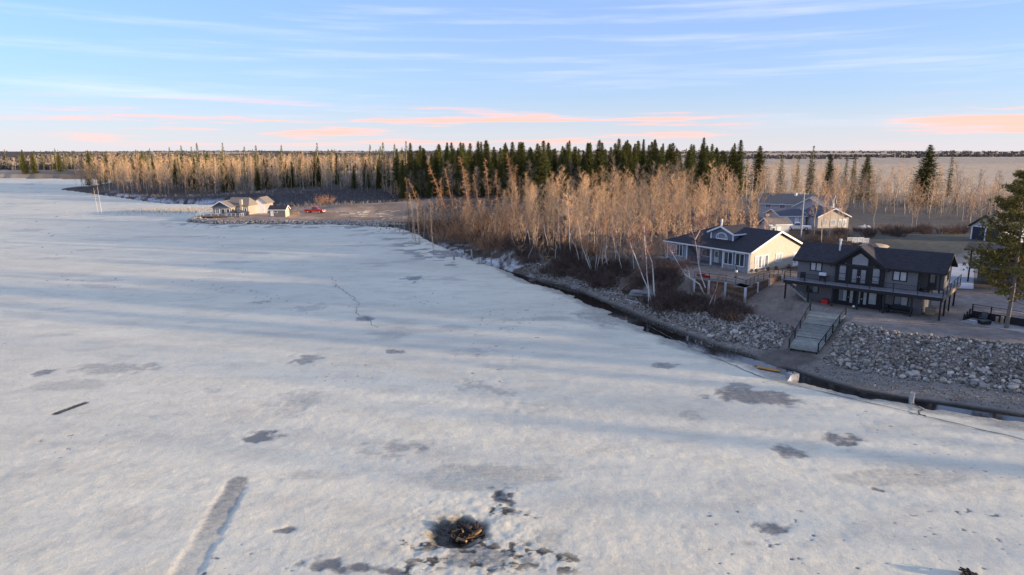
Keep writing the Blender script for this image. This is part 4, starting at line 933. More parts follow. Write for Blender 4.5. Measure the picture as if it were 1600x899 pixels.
# ------------------------------------------------------------------ dark chalet
def chalet():
    ang = math.atan2(-0.65, 0.76); z0 = 3.0
    o = empty('lake_house', (37.75, 89.0, z0), ang, 'dark grey two storey chalet with black gabled bay, navy roof and wrap deck', 'house')
    W, D, H1, H2 = 16.3, 6.9, 2.62, 5.25
    MB().box(0, 14.6, 0, D, -0.6, H1-0.1).build('wall', M['dark_siding'], o)
    up = MB(); up.box(0, 13.9, 0, D, H1+0.12, H2); up.box(13.902, W, 2.2, D, H1+0.12, H2-0.003); up.build('wall', M['dark_siding'], o)
    bw = MB(); b0, b1 = 4.75, 10.35; bm = (b0+b1)/2; ze = 5.25; za = 7.45
    bw.box(b0, b1, -0.35, 0.02, -0.3, H1-0.12); bw.build('bay_wall', M['black_siding'], o)['label'] = 'black lower wall of the bay'
    bw = MB(); bw.prism([(b0, -0.35, H1+0.13), (b1, -0.35, H1+0.13), (b1, -0.35, ze), (bm, -0.35, za-0.12), (b0, -0.35, ze)], (0, 1.2, 0)); bw.build('bay_wall', M['black_siding'], o)['label'] = 'black gabled upper wall of the bay'
    # main roof
    oh = 0.5; zr = H2+1.92; yr = D/2; se = H2-0.05
    for nm, q in (('roof', [(-oh, -oh, se), (W+oh, -oh, se), (W+oh, yr, zr), (-oh, yr, zr)]), ('roof', [(-oh, yr, zr), (W+oh, yr, zr), (W+oh, D+oh, se), (-oh, D+oh, se)])): slab(o, nm, q, 0.2, 'shingle')
    g = MB()
    g.prism([(0.0, 0.02, H2-.001), (0.0, D-0.02, H2-.001), (0.0, yr, zr-0.25)], (0.15, 0, 0)); g.prism([(W-.15, 0.02, H2-.001), (W-.15, D-0.02, H2-.001), (W-.15, yr, zr-0.25)], (0.15, 0, 0)); g.build('gable', M['black_siding'], o)
    # bay roof with dark barge boards
    by = -0.85; rb = 5.2; hw = (b1-b0)/2+0.5; zb = ze-0.05; k = (za-ze)/((b1-b0)/2); ztop = za+0.12; zlow = ztop-k*hw
    slab(o, 'bay_roof', [(bm-hw, by, zlow), (bm, by, ztop), (bm, rb, ztop), (bm-hw, rb, zlow)], 0.2, 'shingle'); slab(o, 'bay_roof', [(bm, by, ztop), (bm+hw, by, zlow), (bm+hw, rb, zlow), (bm, rb, ztop)], 0.2, 'shingle')
    f = MB()
    f.bar((bm-hw, by-0.03, zlow-0.12), (bm, by-0.03, ztop-0.12), 0.05, 0.28); f.bar((bm, by-0.035, ztop-0.12), (bm+hw, by-0.035, zlow-0.12), 0.05, 0.28)
    f.bar((-oh, -oh-0.03, se-0.12), (b0-0.4, -oh-0.03, se-0.12), 0.05, 0.2); f.bar((b1+0.4, -oh-0.03, se-0.12), (W+oh, -oh-0.03, se-0.12), 0.05, 0.2)
    for y0, y1, za_, zb_ in ((-oh, yr, se, zr), (yr, D+oh, zr, se)): f.bar((W+oh+0.03, y0, za_-0.1), (W+oh+0.03, y1, zb_-0.1), 0.05, 0.24); f.bar((-oh-0.03, y0, za_-0.1), (-oh-0.03, y1, zb_-0.1), 0.05, 0.24)
    f.build('fascia', M['black_wood'], o)
    # deck
    dz = H1; dk0, dk1, dy0 = -0.9, W+0.75, -2.4
    d = MB(); d.box(dk0, dk1, dy0, -0.002, dz-0.1, dz+0.1); d.box(W+.002, dk1, 0.0, D+3.2, dz-0.1, dz+0.098); deck = d.build('deck', M['deck_board'], o)
    MB().box(dk0-.02, dk1+.02, dy0-.05, dy0-.004, dz-0.34, dz+0.06).build('fascia_board', M['black_wood'], deck)
    MB().box(dk1+.004, dk1+.05, dy0, D+3.2, dz-0.34, dz+0.06).build('fascia_board', M['wood'], deck)
    for x in np.linspace(dk0+0.25, dk1-0.2, 7):
        MB().box(x-.09, x+.09, dy0+0.12, dy0+0.30, -0.4, dz-0.1).build('deck_post', M['black_wood'], deck)
    for y in (0.8, 4.2, 7.6): MB().box(dk1-.30, dk1-.12, y-.09, y+.09, -0.6, dz-0.1).build('deck_post', M['black_wood'], deck)
    railing(deck, [(dk0+.05, -0.1, dz+.1), (dk0+.05, dy0+.05, dz+.1), (dk1-.05, dy0+.05, dz+.1), (dk1-.05, D+3.1, dz+.1)], 1.0, 3, 2.6, pw=0.08, top=0.08)
    # deck porch post, left and right
    for x in (13.98, W-0.1): MB().box(x-.08, x+.08, 0.0, 0.16, dz+0.1, H2-0.1).build('porch_post', M['black_wood'], o)
    # windows
    B = ['pane_blind']; z2 = H1+0.1
    window(o, (2.3, 0, z2+1.15), X1, FR, 1.5, 1.15, 2, 1, 'black_metal', 'pane_blind', 0.09, mids=0.14); window(o, (12.0, 0, z2+1.0), X1, FR, 1.6, 1.2, 2, 1, 'black_metal', 'pane_blind', 0.09, mids=0.14)
    window(o, (2.1, 0, 0.95), X1, FR, 1.5, 1.15, 2, 1, 'black_metal', 'pane_mid', 0.09, panes=['pane', 'pane_mid']); window(o, (12.4, 0, 0.75), X1, FR, 1.6, 1.15, 2, 1, 'black_metal', 'pane_mid', 0.09, panes=['pane_mid', 'pane_blind'])
    yb = -0.352
    poly_window(o, [(bm-0.95, yb, z2+2.35), (bm+0.95, yb, z2+2.35), (bm+0.95, yb, z2+3.35), (bm, yb, z2+4.05), (bm-0.95, yb, z2+3.35)], FR, 'black_metal', 'pane_mid')
    poly_window(o, [(bm-2.35, yb, z2+0.35), (bm-1.5, yb, z2+0.35), (bm-1.5, yb, z2+2.75), (bm-2.35, yb, z2+2.15)], FR, 'black_metal', 'pane_mid', mids=[((bm-2.35, yb, z2+1.25), (bm-1.5, yb, z2+1.25))])
    poly_window(o, [(bm+1.5, yb, z2+0.35), (bm+2.35, yb, z2+0.35), (bm+2.35, yb, z2+2.15), (bm+1.5, yb, z2+2.75)], FR, 'black_metal', 'pane_mid', mids=[((bm+1.5, yb, z2+1.25), (bm+2.35, yb, z2+1.25))])
    door(o, (bm-0.5, yb, z2+0.03), X1, FR, 0.95, 2.08, 'black_metal', 'pane_mid', 0.55, 0.8, 0.52, 1); door(o, (bm+0.5, yb, z2+0.03), X1, FR, 0.95, 2.08, 'black_metal', 'pane_mid', 0.55, 0.8, 0.52, -1)
    window(o, (b0+1.15, yb, 0.45), X1, FR, 1.1, 1.75, 2, 1, 'black_metal', 'pane_blind', 0.07, panes=['pane_mid', 'pane_blind']); window(o, (b1-1.0, yb, 0.45), X1, FR, 1.0, 1.75, 1, 1, 'black_metal', 'pane_blind', 0.07)
    for x, kn in ((bm-0.62, -1), (bm+0.22, 1), (bm+0.95, -1)): door(o, (x, yb, 0.03), X1, FR, 0.78, 2.08, 'black_metal', 'pane_blind', 0.42, 0.75, 0.54, kn)
    window(o, (W, 4.6, z2+1.0), (0, 1, 0), RT, 1.2, 1.1, 2, 1, 'black_metal', 'pane')
    door(o, (15.1, 2.2, z2+0.03), X1, FR, 0.9, 2.05, 'dark_door', 'pane_mid', 0.5, 0.5, 0.65)
    ch = MB(); ch.tube([(4.4, 2.2, H2+0.9), (4.4, 2.2, H2+2.55)], [0.11, 0.11], 8); ch.tube([(4.4, 2.2, H2+2.55), (4.4, 2.2, H2+2.78)], [0.19, 0.17], 8); ch.build('chimney_pipe', M['white'], o)
    # stair flight from the deck end down the slope
    st = MB()
    for s in (0.0, 0.9): st.bar((-0.95+s*0.0, -1.2-s, dz-0.2), (2.3+s*0.0, -1.25-s, 0.15), 0.06, 0.26)
    sto = st.build('deck_stair', M['grey_wood'], o)
    for k in range(11): t = (k+.5)/11; MB().box(-1.0+3.2*t, -0.66+3.2*t, -2.1, -1.2, dz-0.25-2.4*t, dz-0.21-2.4*t).build('tread', M['grey_wood'], sto)
    return o
M['dark_door'] = mat('dark_brown_door', (0.06, 0.05, 0.045), 0.5, 0.1)
house = chalet()
def on_house(u, v, z=0.0): return house.matrix_basis @ Vector((u, v, z)) if False else Vector((37.75+0.76*u+0.65*v, 89.0-0.65*u+0.76*v, 3.0+z))
HA = math.atan2(-0.65, 0.76)
DECK_Z = 2.72
# things on and under the deck
g = empty('barbecue_grill', on_house(3.4, -0.7, DECK_Z), HA, 'black barbecue grill with bright lid on the upper deck', 'grill')
MB().box(-.35, .35, -.25, .25, 0.35, 0.75).build('cabinet', M['black_metal'], g); MB().prism([(-.42, -.28, .76), (-.42, .28, .76), (-.42, .26, 1.0), (-.42, 0.02, 1.16), (-.42, -.24, 1.02)], (.84, 0, 0)).build('lid', M['white_post'], g)
for sx in (-.3, .3):
    for sy in (-.2, .2): MB().box(sx-.03, sx+.03, sy-.03, sy+.03, 0, .36).build('leg', M['black_metal'], g)
MB().box(.43, .8, -.2, .2, .72, .76).build('side_shelf', M['black_metal'], g)
def chair(loc, rz, label, m='black_wood', w=0.65):
    c = empty('deck_chair', loc, rz, label, 'chair', 'dark deck chairs')
    MB().box(-w/2, w/2, -.3, .3, .36, .42).build('seat', M[m], c); MB().prism([(-w/2, .28, .42), (w/2, .28, .42), (w/2, .45, 1.0), (-w/2, .45, 1.0)], (0, .05, 0)).build('backrest', M[m], c)
    for sx in (-w/2+.03, w/2-.03):
        MB().box(sx-.03, sx+.03, -.3, .3, .58, .62).build('armrest', M[m], c)
        for sy in (-.27, .27): MB().box(sx-.025, sx+.025, sy-.025, sy+.025, 0, .6).build('leg', M[m], c)
    return c
chair(on_house(1.2, -1.5, DECK_Z), HA+0.3, 'dark lounge chair on the deck near the grill'); chair(on_house(10.9, -1.6, 0.0), HA-0.5, 'dark chair under the deck at the left end of the long bench')
chair(on_house(14.9, -0.3, DECK_Z), HA-1.2, 'dark chair on the covered corner of the deck')
b = empty('garden_bench', on_house(12.6, -1.3, 0), HA, 'long black bench under the deck below the right window', 'bench')
MB().box(-1.3, 1.3, -.35, .3, .32, .45).build('seat', M['black_wood'], b); MB().box(-1.3, 1.3, .3, .42, .32, .85).build('backrest', M['black_wood'], b)
for sx in (-1.2, 1.2): MB().box(sx-.08, sx+.08, -.3, .3, 0, .62).build('leg', M['black_wood'], b)
c = empty('red_cooler', on_house(4.05, -1.1, 0), HA, 'red cooler box on the gravel beside the black bay wall', 'cooler')
MB().box(-.4, .4, -.3, .3, 0, .45).build('body', M['red'], c); MB().box(-.42, .42, -.32, .32, .455, .56).build('lid', M['red'], c)
c = empty('garden_lamp', on_house(7.7, -2.0, 0), HA, 'small white ball lamp on the gravel before the lower doors', 'lamp')
MB().lathe([(.10, 0), (.10, .14)], 8).build('foot', M['black_metal'], c); V_, F_ = ico2(); obj('globe', mesh_np('globe', V_*0.17+np.array([0, 0, .28]), F_), M['white'], c)
c = empty('storage_crate', on_house(15.5, 0.6, 0), HA, 'pale wooden crate under the corner of the deck', 'crate')
MB().box(-.5, .5, -.4, .4, 0.0, .7).build('body', M['wood'], c); MB().box(-.54, .54, -.44, .44, .705, .77).build('lid', M['grey_wood'], c)
for zz in (.2, .5): MB().box(-.52, .52, -.425, -.402, zz, zz+.12).build('slat', M['wood'], c)

# ------------------------------------------------------------------ board ramp
def ramp():
    A = [Vector((36.1, 80.6, 3.06)), Vector((39.4, 78.5, 3.06))]; B = [Vector((30.55, 72.6, 0.95)), Vector((33.0, 70.9, 0.95))]
    mid0 = (A[0]+A[1])/2; mid1 = (B[0]+B[1])/2; o = empty('board_ramp', (mid1.x, mid1.y, 0.0), 0, 'wide plank ramp with black railings leading down the stone bank', 'ramp')
    inv = -Vector((mid1.x, mid1.y, 0)); n = 26
    for k in range(n):
        t0, t1 = (k+0.04)/n, (k+0.96)/n; step = 0.10*(int(k/9))
        q = [A[0].lerp(B[0], t0)+inv, A[1].lerp(B[1], t0)+inv, A[1].lerp(B[1], t1)+inv, A[0].lerp(B[0], t1)+inv]
        q = [p-UP*(step-0.10)+UP*rng.uniform(-.012, .012) for p in q]; b = MB(); b.prism(q, (0, 0, -0.06)); b.build('plank', M['ramp_board'], o)
    s = MB()
    for f in (0.06, 0.5, 0.94): s.bar(A[0].lerp(A[1], f)+inv-UP*.24, B[0].lerp(B[1], f)+inv-UP*.36, 0.1, 0.2)
    s.build('stringer', M['black_wood'], o)
    for i in (0, 1): railing(o, [A[i]+inv+UP*.1, B[i]+inv-UP*.08], 0.95, 2, 2.5, 'black_wood', 0.11, 0.09)
ramp()

# ------------------------------------------------------------------ black railed patio under the pine
def patio():
    a = Vector(PX(1517, 497, 3.0)); b = Vector(PX(1640, 518, 3.0)); u = unit(b-a); n = Vector((u.y, -u.x, 0))
    o = empty('railed_patio', (a.x, a.y, 3.0), 0, 'black walled patio corner with railing at the foot of the pine', 'patio wall')
    L = (b-a).length; w = MB(); w.obox(u*L/2+UP*0.35, u, n, UP, L, 0.12, 1.1); w.build('wall', M['black_wood'], o)
    railing(o, [u*0.05+UP*.9, u*L+UP*.9], 0.75, 2, 2.0, 'black_metal', 0.1, 0.09)
    sd = MB(); sd.obox(n*1.1+UP*.15, n, u, UP, 2.1, 0.12, 0.7); sd.build('wall', M['black_wood'], o)
    for k in range(3): MB().obox(n*(0.7*k+0.5)+UP*(.55-.1*k), n, u, UP, .12, .16, 1.2-0.2*k).build('post', M['black_wood'], o)
    fl = MB(); fl.obox(u*L*.5+n*1.6+UP*0.02, u, n, UP, L, 3.0, 0.06); fl.build('floor', M['grey_wood'], o)['label'] = 'grey board floor of the patio'
    def at(s, t, z=0.05): return a+u*s+n*t+UP*z
    for k, (s, t) in enumerate(((2.9, 0.9), (3.35, 0.8))):
        c = empty('stump_seat', at(s, t), k, ('left' if k == 0 else 'right') and ('pale log stump seat by the pine trunk, taller one' if k else 'pale log stump seat by the pine trunk, shorter one'), 'stump'); h = .75+.15*k
        MB().lathe([(.17, 0), (.16, h*.5), (.155, h)], 9).build('trunk', M['wood'], c); MB().lathe([(.15, h+.002), (.14, h+.015)], 9).build('cut_face', M['white_post'], c)
    c = empty('fire_bowl', at(2.2, 2.4), 0, 'dark square fire bowl on the patio boards', 'fire pit')
    MB().box(-.55, .55, -.35, .35, .12, .42).build('bowl', M['black_metal'], c)
    for sx in (-.45, .45):
        for sy in (-.27, .27): MB().box(sx-.04, sx+.04, sy-.04, sy+.04, 0, .12).build('leg', M['black_metal'], c)
    MB().box(-.6, .6, -.4, .4, .422, .47).build('rim', M['black_metal'], c)
    chair(at(1.5, 0.8), math.atan2(n.y, n.x)+math.pi/2, 'dark chair against the black patio wall', 'shingle_grey')
    c = empty('paddle_board', at(0.8, 1.7), math.atan2(u.y, u.x)-.2, 'white board lying on the patio floor', 'board')
    V_, F_ = ico2(); obj('body', mesh_np('body', V_*np.array([.65, .16, .05])+np.array([0, 0, .05]), F_), M['white'], c); MB().box(-.5, -.42, -.01, .01, 0.09, .16).build('fin', M['black_metal'], c)
patio()

# ------------------------------------------------------------------ beige house
def beige_house():
    z0 = 4.5; ang = math.atan2(-0.848, 0.53); o = empty('beige_house', (26.4, 115.0, z0), ang, 'beige bungalow with navy hip roof, arched dormer window and white trim', 'house')
    W, D, H = 17.0, 12.6, 3.0; zr = 5.75; yr = D/2; oh = .55
    w = MB(); w.box(0, 4.6, 0, D, -.7, H); w.box(4.602, 11.9, 2.6, D-.002, -.7, H-.002); w.box(11.902, W, 0, D, -.7, H); w.build('wall', M['blue_grey_front'], o)
    st = MB(); st.box(11.85, W-.1, -.08, -.003, -.72, .75); st.box(.05, 4.65, -.08, -.003, -.72, .75); st.build('stone_base', M['stone_wall'], o)
    g = MB(); g.prism([(W+.003, 0, -.7), (W+.003, D, -.7), (W+.003, D, H-.1), (W+.003, yr, zr-.35), (W+.003, 0, H-.1)], (.06, 0, 0)); g.build('gable_wall', M['beige'], o)['label'] = 'sunlit beige gable wall'
    se = H-.12; hip = 6.0
    slab(o, 'roof', [(-oh, -oh, se), (W+oh, -oh, se), (W+oh, yr, zr), (hip, yr, zr)], .22, 'shingle'); slab(o, 'roof', [(hip, yr, zr), (W+oh, yr, zr), (W+oh, D+oh, se), (-oh, D+oh, se)], .22, 'shingle')
    b = MB(); b.prism([(-oh, -oh, se-.001), (hip, yr, zr-.001), (-oh, D+oh, se-.001)], (0, 0, -.22)); b.build('roof', M['shingle'], o)
    f = MB()
    f.bar((-oh, -oh-.03, se-.1), (W+oh, -oh-.03, se-.1), .05, .2); f.bar((-oh-.03, -oh, se-.1), (-oh-.03, D+oh, se-.1), .05, .2)
    f.bar((W+oh+.03, -oh, se-.1), (W+oh+.03, yr, zr-.1), .06, .28); f.bar((W+oh+.03, yr, zr-.1), (W+oh+.03, D+oh, se-.1), .06, .28); f.build('fascia', M['white'], o)
    # corner boards and porch columns
    for x, y in ((W-.1, -.05), (12.0, -.05), (4.5, -.05), (0.1, -.05)): MB().box(x-.1, x+.1, y-.06, y+.045, -.6, H-.3).build('corner_board', M['white'], o)
    for x in (7.0, 9.5): MB().box(x-.12, x+.12, .0, .24, -.6, H-.35).build('porch_column', M['white'], o)
    MB().box(4.7, 11.8, -.1, 2.6, -.9, -.02).build('porch_floor', M['deck_board'], o)
    for x, cols, ww in ((13.1, 2, 1.75), (15.3, 2, 1.75), (2.9, 2, 1.5)): window(o, (x, -.09, .55), X1, FR, ww, 2.0, cols, 1, 'white', 'pane', .11, mids=.1)
    window(o, (1.1, -.003, .9), X1, FR, 1.4, 1.5, 3, 1, 'white', 'pane_mid', .1, mids=.08)
    window(o, (10.6, 2.6, .1), X1, FR, 1.8, 2.1, 2, 1, 'white', 'pane', .1); window(o, (6.2, 2.6, .7), X1, FR, 1.8, 1.4, 2, 1, 'white', 'pane_mid', .1)
    door(o, (8.4, 2.6, 0), X1, FR, 1.0, 2.05, 'white', 'pane_mid', .5, .4, .65)
    S = (0, 1, 0); xg = W+.064
    window(o, (xg, 2.6, .35), S, RT, 3.1, 1.95, 4, 1, 'white', 'pane_blind', .12, mids=.14, panes=['pane_blind', 'pane_mid', 'pane_blind', 'pane_mid']); window(o, (xg, 6.6, .95), S, RT, 1.5, 1.35, 2, 1, 'white', 'pane_blind', .12, mids=.12)
    for y, kn in ((10.6, 1), (11.55, -1)): door(o, (xg, y, 0.0), S, RT, .92, 2.1, 'white', 'pane_blind', .5, .7, .55, kn)
    # dormer
    dx0, dx1, dy = 7.6, 12.0, 2.0; dm = (dx0+dx1)/2; zb = se+(zr-se)*(dy+oh)/(yr+oh)-.15; ze = zb+1.25; za = zb+2.15
    d = MB(); d.prism([(dx0, dy, zb-.3), (dx1, dy, zb-.3), (dx1, dy, ze), (dm, dy, za), (dx0, dy, ze)], (0, 4.0, 0)); dm_o = d.build('dormer', M['blue_siding'], o)
    k = (za-ze)/((dx1-dx0)/2); hw = (dx1-dx0)/2+.5; zt = za+.14; zl = zt-k*hw
    slab(dm_o, 'dormer_roof', [(dm-hw, dy-.45, zl), (dm, dy-.45, zt), (dm, 7.2, zt), (dm-hw, 7.2, zl)], .16, 'shingle'); slab(dm_o, 'dormer_roof', [(dm, dy-.45, zt), (dm+hw, dy-.45, zl), (dm+hw, 7.2, zl), (dm, 7.2, zt)], .16, 'shingle')
    f = MB(); f.bar((dm-hw, dy-.49, zl-.08), (dm, dy-.49, zt-.08), .06, .24); f.bar((dm, dy-.495, zt-.08), (dm+hw, dy-.495, zl-.08), .06, .24); f.bar((dm+hw+.03, dy-.45, zl-.08), (dm+hw+.03, 4.5, zl-.08), .05, .2)
    for x in (dx0, dx1): f.box(x-.12, x+.12, dy-.06, dy-.003, zb-.25, ze-.1)
    f.build('dormer_trim', M['white'], dm_o)
    arc = [(dm-1.1, dy-.004, zb+.25)]+[(dm-1.1*math.cos(t), dy-.004, zb+.45+.75*math.sin(t)) for t in np.linspace(0, math.pi, 11)]+[(dm+1.1, dy-.004, zb+.25)]
    poly_window(dm_o, arc, FR, 'white', 'pane_mid', .13, mids=[((dm-.7, dy-.004, zb+.3), (dm-.7, dy-.004, zb+1.0)), ((dm+.7, dy-.004, zb+.3), (dm+.7, dy-.004, zb+1.0))])
    c = MB(); c.tube([(6.6, 5.4, zr-.8), (6.6, 5.4, zr+.75)], [.14, .14], 8); c.tube([(6.6, 5.4, zr+.75), (6.6, 5.4, zr+.95)], [.21, .18], 8); c.build('chimney_pipe', M['white'], o)
    for y in (1.0, 3.6, 5.5, 8.6): MB().lathe([(.05, -.1), (.35, .12), (.25, .35), (.05, .5)], 7, (W+.6, y, 0)).build('foundation_shrub', M['twig_dark'], o)
M['blue_grey_front'] = siding('grey_blue_front_siding', (0.25, 0.27, 0.31), 0.18)
beige_house()
# retaining wall of plank panels between pale posts, with black fence
M['terrace_board'] = mat('brown_terrace_board', (0.20, 0.155, 0.115), 0.9, 0.3, 2.0, 0.3)
def retaining_wall():
    pts = [Vector(PX(1085, 436, 4.3)), Vector(PX(1108, 439, 4.3)), Vector(PX(1134, 442, 4.3)), Vector(PX(1165, 450, 4.3)), Vector(PX(1184, 441.5, 4.3)), Vector(PX(1202, 436, 4.3)), Vector(PX(1222, 430, 4.3))]
    o = empty('retaining_wall', (pts[3].x, pts[3].y, 2.2), 0, 'brown plank retaining wall with pale posts before the beige house', 'wall'); inv = -Vector((pts[3].x, pts[3].y, 2.2))
    for i, (a, b) in enumerate(zip(pts, pts[1:])):
        hgt = 2.0 if i in (2, 3) else (1.7 if i < 4 else 1.1); n = 5 if hgt > 1.5 else 3
        for k in range(n):
            zt = a.z-hgt*k/n; p = MB(); off = Vector((rng.uniform(-.015, .015), rng.uniform(-.015, .015), 0)); p.bar(Vector((a.x, a.y, zt-hgt/n/2))+inv+off, Vector((b.x, b.y, zt-hgt/n/2))+inv+off, .10, hgt/n-.025); p.build('plank', M['brown_wood'], o)
    for p in pts:
        q = MB(); d = Vector((p.x, p.y, 4.35))+inv; fr = unit(Vector((-p.x, -p.y, 0)))*.14; d += fr; q.box(d.x-.13, d.x+.13, d.y-.13, d.y+.13, -0.6, d.z); q.build('post', M['white_post'], o)
    cn = Vector((WALL_C[0], WALL_C[1], 0))
    for i, (a, b) in enumerate(zip(pts, pts[1:])):
        nn = Vector(WALL_N1 if i < 3 else WALL_N2).to_3d(); w_ = MB(); w_.prism([p_+inv+off for p_, off in ((a, -nn*.07), (b, -nn*.07), (b, -nn*1.75), (a, -nn*1.75))], (0, 0, -.12)); w_.build('coping_board', M['terrace_board'], o)
    n1 = Vector(WALL_N1).to_3d(); n2 = Vector(WALL_N2).to_3d(); cc = pts[3]+inv; w_ = MB(); w_.prism([cc-n1*.05-n2*.05, cc-n1*1.7-n2*.05, cc-n1*1.75-n2*1.75, cc-n2*1.7-n1*.05], (0, 0, -.10)); w_.v = [(x_, y_, z_-.015) for x_, y_, z_ in w_.v]; w_.build('coping_board', M['terrace_board'], o)
    railing(o, [p+inv+UP*.02 for p in pts], 1.0, 2, 1.7, 'black_metal', .05, .05, 'fence')
retaining_wall()
p = Vector(PX(1150, 432, 4.35)); c = empty('garden_ornament', (p.x, p.y, gz(p.x, p.y)), 0, 'small white and dark ornament on a stand on the terrace', 'ornament')
MB().lathe([(.3, 0), (.3, .05), (.05, .1), (.05, .7)], 8).build('stand', M['black_metal'], c); obj('bowl', mesh_np('bowl', V_*np.array([.22, .16, .2])+np.array([0, 0, .85]), F_), M['white'], c); MB().bar((.1, 0, 1.1), (-.2, .1, 1.9), .1).build('arm', M['black_metal'], c)
p = Vector(PX(1099, 432, 4.3)); c = empty('red_kayak', (p.x, p.y, gz(p.x, p.y)+.02), -1.0, 'red kayak lying on the terrace before the beige house', 'kayak')
k = MB(); prof = [(-1.25, .05), (-.9, .28), (-.3, .42), (.4, .40), (.9, .24), (1.25, .04)]
for (x0, w0), (x1, w1) in zip(prof, prof[1:]): k.prism([(x0, -w0, .22), (x0, w0, .22), (x0, w0*.5, 0), (x0, -w0*.5, 0)], (0, 0, 0)) if False else None
vs = []; fs = []
for x, w_ in prof: vs += [(x, -w_, .28), (x, 0, .36), (x, w_, .28), (x, w_*.5, 0), (x, -w_*.5, 0)]
for i in range(len(prof)-1):
    for j in range(5): fs.append((i*5+j, i*5+(j+1) % 5, (i+1)*5+(j+1) % 5, (i+1)*5+j))
me = bpy.data.meshes.new('hull'); me.from_pydata(vs, [], fs); obj('hull', me, M['red'], c); MB().lathe([(.26, .34), (.28, .40), (.2, .41)], 10).build('cockpit_rim', M['black_metal'], c)

# wooden stairs up the bank, stacked dock sections
def bank_stairs():
    a = Vector((17.5, 103.8, 0.95)); b = Vector((25.1, 114.2, 4.4)); o = empty('wooden_stairs', (a.x, a.y, a.z-.1), 0, 'long weathered wooden stairs with handrails climbing the brushy bank', 'stairs'); b = b-Vector((a.x, a.y, a.z-.1))
    d = Vector((b.x, b.y, 0)); L = d.length; d.normalize(); s = Vector((-d.y, d.x, 0)); w = .65
    st = MB()
    for k in (-1, 1): st.bar(s*w*k, Vector((b.x, b.y, b.z))+s*w*k, .07, .28)
    st.build('stringer', M['wood'], o); n = max(12, int(b.z/.19))
    for k in range(n):
        t = (k+.6)/n; q = MB(); q.obox(Vector((b.x*t, b.y*t, b.z*t+.1)), s, d, UP, 2*w+.1, .30, .05); q.build('tread', M['wood'], o)
    for k in (-1, 1):
        r_ = MB(); r_.bar(s*(w+.05)*k+UP*1.0, b+s*(w+.05)*k+UP*1.0, .07, .09); r_.bar(s*(w+.05)*k+UP*.55, b+s*(w+.05)*k+UP*.55, .05, .07); ro = r_.build('handrail', M['wood'], o)
        for t in np.linspace(0, 1, 6): q = MB(); pp = b*t+s*(w+.05)*k; q.box(pp.x-.05, pp.x+.05, pp.y-.05, pp.y+.05, pp.z-.5, pp.z+1.0); q.build('post', M['wood'], ro)
    l = MB(); l.obox(b+d*.9+UP*.06, d, s, UP, 1.8, 2.2, .1); l.build('landing', M['grey_wood'], o)
bank_stairs()
def dock_stack():
    p = PG(1003, 463); r = random.Random(8)
    for j, (dx, dy, rz, lab) in enumerate(((0, 0, .35, 'grey plank dock section stacked at the foot of the stairs, lower one'), (.3, .25, .48, 'grey plank dock section stacked at the foot of the stairs, upper one'))):
        z = gz(p.x, p.y)+.15+.34*j; o = empty('dock_section', (p.x+dx, p.y+dy, z), -rz, lab, 'dock section', 'stacked dock sections')
        for k in range(9): MB().box(-1.8+.4*k, -1.45+.4*k, -.8, .8, .15, .2).build('plank', M['grey_wood'], o)
        for y in (-.7, .7): MB().box(-1.85, 1.8, y-.05, y+.05, -.02, .146).build('beam', M['grey_wood'], o)
dock_stack()
def log(name, p0, p1, r0, label, group=None, m='grey_wood', seed=0, branches=3):
    p0 = Vector(p0); p1 = Vector(p1); r = random.Random(seed); o = empty(name, p0, 0, label, 'log', group); d = p1-p0; t = MB()
    t.tube([d*(k/5)+Vector((r.uniform(-.06, .06), r.uniform(-.06, .06), r.uniform(-.03, .05)))+UP*r0*.7 for k in range(6)], [r0*(1-.09*k) for k in range(6)], 7); t.build('trunk', M[m], o)
    for k in range(branches): f = r.uniform(.3, .95); b = MB(); b.tube([d*f+UP*r0*.7, d*f+UP*r0*.7+rdir(r, 5, 60)*r.uniform(.4, .9)], [r0*.35, .01], 4); b.build('branch', M[m], o)
    return o
def glog(a, b, r0, label, seed, group=None, br=3):
    A = PG(*a); B = PG(*b); A.z = gz(A.x, A.y); B.z = gz(B.x, B.y); log('driftwood_log', A, B, r0, label, group, 'grey_wood', seed, br)
glog((950, 458), (984, 462), .13, 'bleached driftwood log lying on the stones left of the dock sections', 1); glog((976, 469), (1012, 479), .15, 'straight grey log below the dock sections', 2, br=0)
glog((905, 424), (928, 414), .10, 'fallen pale trunk leaning into the birch clump', 3); glog((1050, 487), (1076, 494), .10, 'crooked driftwood branch on the stones below the brush', 4)
q = PG(824, 408); log('driftwood_log', (q.x, q.y, max(0, gz(q.x, q.y))), (q.x+1.0, q.y+.4, max(0, gz(q.x, q.y))+2.6), .13, 'pale dead stem sticking up slantwise from the ice edge', None, 'grey_wood', 5, 0)
rs_ = random.Random(44)
for k in range(26):
    a = PG(rs_.uniform(790, 985), 0) if False else None
    t = rs_.random(); px = 800+190*t; py = 424+42*t+rs_.uniform(-14, 10); A = PG(px, py); L = rs_.uniform(.8, 2.4); an = rs_.uniform(-.6, .9)
    B = A+Vector((math.cos(an)*L, math.sin(an)*L, 0)); A.z = max(-.02, gz(A.x, A.y)); B.z = max(-.02, gz(B.x, B.y))
    log('driftwood_stick', A, B, rs_.uniform(.03, .07), 'grey driftwood stick strewn on the shore left of the stairs', 'driftwood sticks on the shore', 'grey_wood', k, 1)
